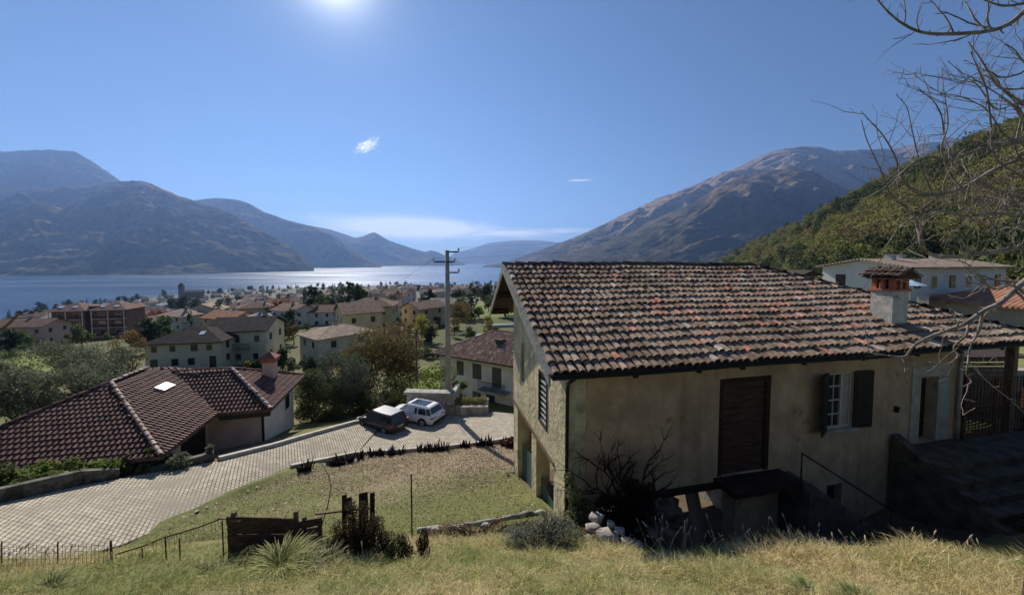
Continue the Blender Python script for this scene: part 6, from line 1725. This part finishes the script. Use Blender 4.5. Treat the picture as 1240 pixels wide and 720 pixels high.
bush('wild_shrub', 400, 668, 5.9, [(0,0,.15,.18),(.12,0,.3,.14),(-.15,0,.2,.16)], 2000, .04, ((.06,.06,.03),(.20,.19,.08)), 'brownish green weeds between the board panels and the pickets', 620, 30, .4)
bush('weed_bush', 487, 684, 6.0, [(0,0,.15,.1),(.0,0,.3,.08),(.1,0,.1,.1)], 700, .04, dkw, 'thin dark weed between the low bush and the slender dead weed', 621, 20, stem_h=1.2)
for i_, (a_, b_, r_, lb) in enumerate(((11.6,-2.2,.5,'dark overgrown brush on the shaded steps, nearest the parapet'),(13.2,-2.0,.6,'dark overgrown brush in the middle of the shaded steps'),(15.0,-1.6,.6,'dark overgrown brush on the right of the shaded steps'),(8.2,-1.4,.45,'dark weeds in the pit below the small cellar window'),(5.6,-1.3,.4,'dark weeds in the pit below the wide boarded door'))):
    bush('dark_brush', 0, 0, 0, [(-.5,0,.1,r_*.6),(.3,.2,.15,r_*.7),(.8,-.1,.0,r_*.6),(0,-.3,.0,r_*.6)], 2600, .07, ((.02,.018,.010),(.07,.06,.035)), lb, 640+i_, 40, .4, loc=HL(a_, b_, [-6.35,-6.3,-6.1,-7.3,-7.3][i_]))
# ivy on the farmhouse corner
ivl = P(704, 636, 8.0)
bush('ivy', 0, 0, 0, [(-.3,0,.0,.3),(-.05,.05,.3,.24),(-.15,.15,.65,.2),(-.25,.22,.95,.13),(.2,-.05,.0,.26),(.1,.1,.42,.15),(-.55,-.05,-.05,.25)], 4200, .05, ((.06,.075,.03),(.28,.28,.16)), 'ivy climbing the lower corner of the farmhouse', 616, 24, .8, cat='plant', loc=ivl)
# dead climber against the shaded wall
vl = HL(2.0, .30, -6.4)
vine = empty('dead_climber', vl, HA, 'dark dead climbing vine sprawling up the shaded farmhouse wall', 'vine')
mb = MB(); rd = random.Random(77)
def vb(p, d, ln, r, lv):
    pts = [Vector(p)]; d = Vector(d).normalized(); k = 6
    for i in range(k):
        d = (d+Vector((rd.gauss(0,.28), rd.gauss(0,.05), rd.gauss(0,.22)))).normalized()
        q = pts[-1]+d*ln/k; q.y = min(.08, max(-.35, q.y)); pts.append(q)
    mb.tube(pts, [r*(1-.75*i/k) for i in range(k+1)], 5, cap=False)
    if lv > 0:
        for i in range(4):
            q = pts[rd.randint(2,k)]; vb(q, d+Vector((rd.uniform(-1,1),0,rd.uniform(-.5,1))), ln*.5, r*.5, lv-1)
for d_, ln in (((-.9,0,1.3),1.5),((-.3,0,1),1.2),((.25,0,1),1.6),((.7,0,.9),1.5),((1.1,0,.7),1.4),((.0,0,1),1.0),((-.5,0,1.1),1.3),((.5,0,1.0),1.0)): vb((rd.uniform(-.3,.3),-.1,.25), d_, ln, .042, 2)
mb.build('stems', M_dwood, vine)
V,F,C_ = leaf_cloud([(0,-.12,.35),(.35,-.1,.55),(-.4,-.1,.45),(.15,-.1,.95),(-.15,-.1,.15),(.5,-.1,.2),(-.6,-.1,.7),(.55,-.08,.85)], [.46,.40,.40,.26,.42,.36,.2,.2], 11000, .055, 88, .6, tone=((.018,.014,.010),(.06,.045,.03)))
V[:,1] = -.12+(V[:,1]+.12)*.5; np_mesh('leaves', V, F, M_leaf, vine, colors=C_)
# ---- loose stones at the corner
sp = [(718,640,.12,1.3),(734,650,.17,1.4),(750,643,.10,1.1),(714,652,.10,1.2),(757,656,.10,1.3),(722,626,.10,1.5),(740,634,.08,1.0),(771,660,.09,1.3)]
sl_ = ['flat pale stone','largest pale boulder','small grey stone','pale stone','low grey stone','upper flat stone','small upper stone','rightmost stone']
sd_ = ['on the left of the heap at the farmhouse corner','in the middle of the heap at the farmhouse corner','behind the largest boulder at the farmhouse corner','beside the ivy at the farmhouse corner','right of the largest boulder at the farmhouse corner','nearest the wall at the farmhouse corner','between the wall and the largest boulder','of the heap at the farmhouse corner']
for i, (px, py, r, q) in enumerate(sp):
    p = P(px, py, 7.15-(py-640)*.02); o = MB().rock((0,0,0), r, (q,1,.75), 20+i, 2, rough=.5).build('stone', M_stone, loc=(p.x, p.y, p.z)); tag(o, sl_[i]+' '+sd_[i], 'stone')
# ---- edging of logs and stones along the lawn
lg = [P(505,648,8.35), P(548,643,8.5), P(600,634,8.9), P(640,627,9.1), P(662,621,9.3)]
nm_ = ['leftmost pale stone log of the lawn edging','second log of the lawn edging from the left','third log of the lawn edging, longest','last log of the lawn edging, by the farmhouse pier']
for i in range(4):
    a, b = lg[i], lg[i+1]; a = Vector((a.x,a.y,G(a.x,a.y)+.07)); b = Vector((b.x,b.y,G(b.x,b.y)+.07)); n = 6
    pts = [a.lerp(b, k/n)+Vector((0,0,random.uniform(-.012,.012))) for k in range(n+1)]
    tag(MB().tube(pts, [random.uniform(.045,.075) for _ in pts], 9, jit=.25).build('edging_log', M_conc), nm_[i], 'log')
for i, (px, py) in enumerate(((527,650),(556,645),(588,640))):
    p = P(px,py,8.35); tag(MB().rock((0,0,.04), .10, (1.2,1,.7), 60+i, 2).build('stone', M_stone, loc=(p.x,p.y,G(p.x,p.y))), ['grey stone at the left end of the lawn edging','grey stone in front of the second edging log','grey stone in front of the longest edging log'][i], 'stone')
# ---- thin iron stake, bent sapling
p = P(499,650,7.5); t = P(498,573,7.5); z = G(p.x,p.y)
tag(MB().tube([(0,0,-.1),(0,0,t.z-z)], .016, 6).build('iron_stake', M_metal, loc=(p.x,p.y,z)), 'thin upright iron stake at the near edge of the lawn', 'stake')
q = [P(*a) for a in ((383,645,7.4),(397,612,7.4),(401,590,7.4),(398,575,7.4),(390,562,7.4),(385,557,7.4))]
q[0].z = G(q[0].x, q[0].y)
tag(MB().tube(q, [.016,.012,.010,.008,.006,.004], 5).build('bent_sapling', M_wood), 'thin bent bare sapling on the lawn behind the picket remnant', 'sapling')
# ---- old board panel and picket remnant
def panelboards(px0, py0, px1, py1, Y0, Y1, h0, h1, label, seed):
    rd = random.Random(seed); a = P(px0,py0,Y0); b = P(px1,py1,Y1); za, zb2 = G(a.x,a.y)-.03, G(b.x,b.y)-.03
    root = empty('board_panel', (a.x,a.y,za), math.atan2(b.y-a.y, b.x-a.x), label, 'fence panel')
    L_ = (b-a).xy.length; n = 5; m = MB()
    for k in range(n):
        z0 = h0*k/n; z1 = h1*k/n+(zb2-za); hh = h0/n-.012; w0 = rd.uniform(-.015,.015)
        x1 = L_*rd.uniform(.93,1.0); segs = 5
        for s in range(segs):
            xa, xb = x1*s/segs, x1*(s+1)/segs; j = lambda: rd.uniform(-.008,.008)
            m.hexa([(xa,w0,z0+(z1-z0)*s/segs+j()),(xb,w0,z0+(z1-z0)*(s+1)/segs+j()),(xb,w0+.025,z0+(z1-z0)*(s+1)/segs),(xa,w0+.025,z0+(z1-z0)*s/segs),
                    (xa,w0,z0+(z1-z0)*s/segs+hh+j()),(xb,w0,z0+(z1-z0)*(s+1)/segs+hh+j()),(xb,w0+.025,z0+(z1-z0)*(s+1)/segs+hh),(xa,w0+.025,z0+(z1-z0)*s/segs+hh)])
    m.build('boards', mat('rotten_board', (.10,.065,.045), .9, .5, 5, bump=1, bscale=18, stretch=(1,1,6), stain=((.24,.2,.15), 8, .6)), root)
    for x in (.05, L_-.08): MB().box(x, x+.06, .03, .09, -.1+(zb2-za)*(x/L_), h0*.9+(zb2-za)*(x/L_)+.1).build('post', M_wood, root)
panelboards(276, 672, 362, 664, 5.75, 5.95, .78, .72, 'longer rotting horizontal board panel on the bank, left of the pickets', 3)
panelboards(362, 662, 391, 657, 6.0, 6.1, .66, .74, 'short rotting board panel between the longer panel and the pickets', 5)
p = P(265,627,5.85); tag(MB().bar(P(265,626,5.8), P(292,630,5.75), .05, .02).build('loose_board', M_wood), 'loose splintered board lying on top of the longer board panel', 'board')
a = P(412,640,6.3); pk = empty('picket_fence', (a.x,a.y,G(a.x,a.y)), R(4), 'broken dark picket fence remnant above the weedy bush', 'fence')
zz = P(412,600,6.3).z-G(a.x,a.y)
for i, (x, h_, tl) in enumerate(((.02,.0,.02),(.16,-.05,-.04),(.30,.02,.03),(.40,.03,.0),(.50,.02,.02),(-.04,-.3,.1))):
    MB().hexa([(x,0,-.05),(x+.085,0,-.05),(x+.085,.02,-.05),(x,.02,-.05),(x+tl,0,zz+h_),(x+tl+.08,0,zz+h_+.02),(x+tl+.08,.02,zz+h_+.02),(x+tl,.02,zz+h_)]).build('picket', M_dwood, pk)
MB().bar((-.42,.03,zz-.32),(.56,.03,zz-.25), .05, .03).build('rail', M_wood, pk)
# ---- rusty rail fence and wire mesh
fp = [(134,654,684,5.6),(172,663,684,5.65),(200,650,680,5.7),(217,651,676,5.75),(269,630,678,5.75)]
rf_ = empty('rail_fence', tuple(Vector((P(134,684,5.6).x, 5.6, G(P(134,684,5.6).x,5.6)))), 0, 'low rusty rail fence climbing the bank towards the board panel', 'fence')
ro = rf_.location
for i, (px, pt, pb, Y) in enumerate(fp):
    t = P(px, pt, Y); z = min(G(t.x, Y), t.z-.1); MB().tube([Vector((t.x,Y,z-.05))-ro, t-ro], .016 if i == 0 else .010, 6).build('post', M_rust, rf_)
MB().tube([P(140,671,5.6)-ro, P(172,661,5.65)-ro, P(200,650,5.7)-ro, P(240,638,5.73)-ro, P(266,628,5.75)-ro], .011, 6).build('rail', M_rust, rf_)
mw = MB(); rd = random.Random(9)
for i in range(26):
    px = 140+i*5; b = np.interp(px, [140,200,270], [690,684,676]); tpz = np.interp(px, [140,172,200,266], [671,661,650,628])
    mw.tube([P(px,tpz,5.68)-ro, P(px+rd.uniform(-3,3),tpz+12,5.66+rd.uniform(-.05,.05))-ro, P(px+rd.uniform(-4,4),tpz+18,5.66)-ro], .0022, 3, cap=False)
mw.build('torn_wire', M_rust, rf_)
mf = empty('mesh_fence', tuple(Vector((P(60,690,5.5).x, 5.5, G(P(60,690,5.5).x,5.5)))), 0, 'low rusty wire mesh fence at the bottom left along the lane', 'fence'); ro = mf.location
m = MB()
for i in range(34):
    px = -30+i*5; m.tube([P(px,686,5.45)-ro, P(px+rd.uniform(-1.5,1.5),np.interp(px,[-30,134],[661,657]),5.5)-ro], .003, 3, cap=False)
for k in range(4):
    pts = [P(px, np.interp(px,[-30,134],[664+k*7,660+k*7])+rd.uniform(-1,1), 5.5)-ro for px in range(-30,136,8)]; m.tube(pts, .0028, 3, cap=False)
m.build('wire_mesh', M_rust, mf)
for px in (2, 70): MB().tube([P(px,690,5.5)-ro, P(px,655,5.5)-ro], .009, 5).build('post', M_rust, mf)

# ---- bare tree leaning in from the right
TY = 3.6
tb = Vector((1.52*TY+.25, TY+.2, 0)); tb.z = G(tb.x, tb.y)
bt = empty('bare_tree', tb, 0, 'bare branching tree reaching into the picture from the right edge', 'tree')
M_twig = mat('grey_twig_bark', (.21,.18,.15), .85, .45, 9, bump=.5, bscale=30)
trunk_pts = [Vector((tb.x,tb.y,tb.z-.2)), Vector((tb.x+.05,tb.y,-1.8)), Vector((tb.x-.05,tb.y+.1,-.8)), Vector((tb.x+.05,tb.y,.3)), Vector((tb.x+.0,tb.y,1.6)), Vector((tb.x+.1,tb.y-.1,2.9)), Vector((tb.x+.1,tb.y,4.2))]
MB().tube([p-tb for p in trunk_pts], [.16,.12,.10,.085,.07,.05,.02], 10).build('trunk', M_bark, bt)
rd = random.Random(21)
def smooth(pts, k=4):
    out = []
    for i in range(len(pts)-1):
        p0 = pts[max(i-1,0)]; p1 = pts[i]; p2 = pts[i+1]; p3 = pts[min(i+2,len(pts)-1)]
        for j in range(k):
            t = j/k; out.append(.5*((2*p1)+(-p0+p2)*t+(2*p0-5*p1+4*p2-p3)*t*t+(-p0+3*p1-3*p2+p3)*t**3))
    out.append(pts[-1]); return out
def branch(trace, r0, r1, spurs=1.0, Y0=3.6, Y1=3.2, link=True, side=3):
    r0 *= 1.35; n = len(trace); pts = [P(a, b, Y0+(Y1-Y0)*i/(n-1)+rd.uniform(-.05,.05)) for i, (a, b) in enumerate(trace)]
    if link:
        z = pts[0].z; j = min(trunk_pts, key=lambda q: abs(q.z-z)-.0); pts = [Vector((j.x, j.y, (j.z+z)/2+.0))] + pts
    sm = smooth(pts, 5); m = len(sm)
    mb = MB(); mb.tube([p-tb for p in sm], [r0+(r1-r0)*(i/(m-1))**.8 for i in range(m)], 6, cap=True, jit=.08)
    # spurs and twigs
    L_ = 0; nxt = .1
    for i in range(1, m-1):
        L_ += (sm[i]-sm[i-1]).length
        if L_ > nxt and spurs > 0 and (i > 4 or not link):
            L_ = 0; nxt = rd.uniform(.03,.085)/spurs
            d = (sm[i+1]-sm[i]).normalized(); a = rd.uniform(0, 6.28); s1 = d.cross(Vector((0,1,0))).normalized(); s2 = d.cross(s1)
            o = (d*.6 + s1*math.cos(a) + s2*math.sin(a)*.6 + Vector((0,0,.35))).normalized()
            long_ = rd.random() < .38; ln = rd.uniform(.15,.6) if long_ else rd.uniform(.02,.07)
            k = 5 if long_ else 2; q = [sm[i]]; dd = o
            for s in range(k):
                dd = (dd+Vector((rd.gauss(0,.22),rd.gauss(0,.2),rd.gauss(.05,.22)))).normalized(); q.append(q[-1]+dd*ln/k)
            rr = max(.0034, (r0+(r1-r0)*i/m)*.45); mb.tube([p-tb for p in q], [rr*(1-.6*s/k) for s in range(k+1)], 4, cap=False)
            if long_:
                for s in range(1, k+1):
                    if rd.random() < .8:
                        e = q[s]+(dd+Vector((rd.gauss(0,.8),rd.gauss(0,.6),rd.gauss(0,.8)))).normalized()*rd.uniform(.02,.12); mb.tube([q[s]-tb, (q[s]+e)/2-tb+Vector((rd.gauss(0,.006),0,rd.gauss(0,.006))), e-tb], [rr*.5,rr*.4,.002], 3, cap=False)
    mb.build('branch', M_twig, bt)
T = branch
T([(1262,-10),(1240,14),(1220,30),(1195,38),(1155,41),(1120,40),(1095,30),(1075,14),(1060,-4)], .020, .004, 1.3, 3.3, 3.0)
T([(1262,-2),(1240,4),(1215,7),(1192,0),(1185,-6)], .012, .004, 1.2, 3.3, 3.1)
T([(1270,170),(1240,168),(1190,180),(1150,193),(1120,190),(1095,206),(1080,224)], .020, .003, 1.1)
T([(1275,200),(1240,193),(1205,205),(1165,228),(1130,236),(1108,232),(1092,214),(1084,190),(1070,165),(1055,148),(1042,134)], .017, .0028, 1.2, 3.6, 3.3)
T([(1275,305),(1240,300),(1190,307),(1150,311),(1128,308),(1116,296),(1112,278),(1107,262),(1096,250),(1080,238),(1066,205),(1050,170),(1043,145)], .020, .0028, .9, 3.5, 3.2)
T([(1270,320),(1240,341),(1212,366),(1190,377),(1166,393),(1130,406),(1107,418),(1096,431),(1075,430),(1047,426)], .024, .003, .8, 3.3, 3.0)
T([(1172,390),(1170,405),(1155,420),(1160,430),(1148,440),(1125,438)], .008, .003, .6, 3.2, 3.15, False)
T([(1190,377),(1185,400),(1175,420),(1172,440),(1170,452),(1176,462),(1166,468)], .008, .003, .7, 3.2, 3.1, False)
T([(1275,140),(1240,125),(1215,108),(1200,92),(1188,72),(1172,50)], .013, .003, 1.3)
T([(1275,230),(1240,215),(1205,190),(1200,150),(1195,110),(1185,85),(1175,62)], .012, .003, 1.4, 3.5, 3.3)
T([(1270,250),(1240,240),(1195,226),(1160,200),(1145,170),(1140,140),(1128,120),(1110,108)], .014, .0028, 1.3, 3.7, 3.4)
T([(1165,228),(1150,210),(1140,180),(1148,150),(1143,110),(1140,80)], .007, .002, 1.2, 3.4, 3.3, False)
T([(1130,236),(1115,200),(1105,160),(1098,130),(1085,115)], .006, .002, 1.2, 3.4, 3.2, False)
T([(1270,268),(1240,262),(1200,258),(1170,262),(1140,255),(1122,262),(1100,258)], .013, .003, 1.1, 3.3, 3.1)
T([(1275,285),(1240,275),(1215,283),(1200,270),(1192,250),(1190,235)], .009, .003, 1.2, 3.4, 3.3)
T([(1240,355),(1225,345),(1205,350),(1190,340),(1175,322),(1160,315)], .009, .003, 1.0, 3.2, 3.1, False)
T([(1270,100),(1240,75),(1228,60),(1215,52)], .010, .003, 1.4, 3.5, 3.4)
T([(1107,262),(1090,275),(1075,295),(1068,310)], .006, .002, .9, 3.25, 3.1, False)
T([(1270,225),(1225,232),(1180,245),(1150,240),(1125,215),(1118,185),(1120,165)], .011, .002, 1.3, 3.8, 3.6)
for i in range(16):      # finer shoots filling the crown
    y0 = rd.uniform(40, 330); ex = rd.uniform(1090, 1200); x, y = 1262, y0; tr = [(x, y)]; n_ = 6
    dy = rd.uniform(-22, 8)
    for k in range(1, n_+1):
        tr.append((1262-(1262-ex)*k/n_+rd.uniform(-8,8), y0+dy*k+rd.uniform(-12,12)))
    T(tr, .009, .002, 1.1, rd.uniform(3.3,4.0), rd.uniform(3.1,3.8))
# ---- leafy tree whose edge shows at the far left
e = P(-28, 350, 12)
lt_ = tree('leafy_tree', (e.x-.2, 12, G(e.x,12)), 9.5, 1.6, ((.10,.14,.04),(.26,.28,.10),.6,.10), 71, 'edge of a leafy tree at the left border, against the lake', nleaf=5200, trunk_h=.62)
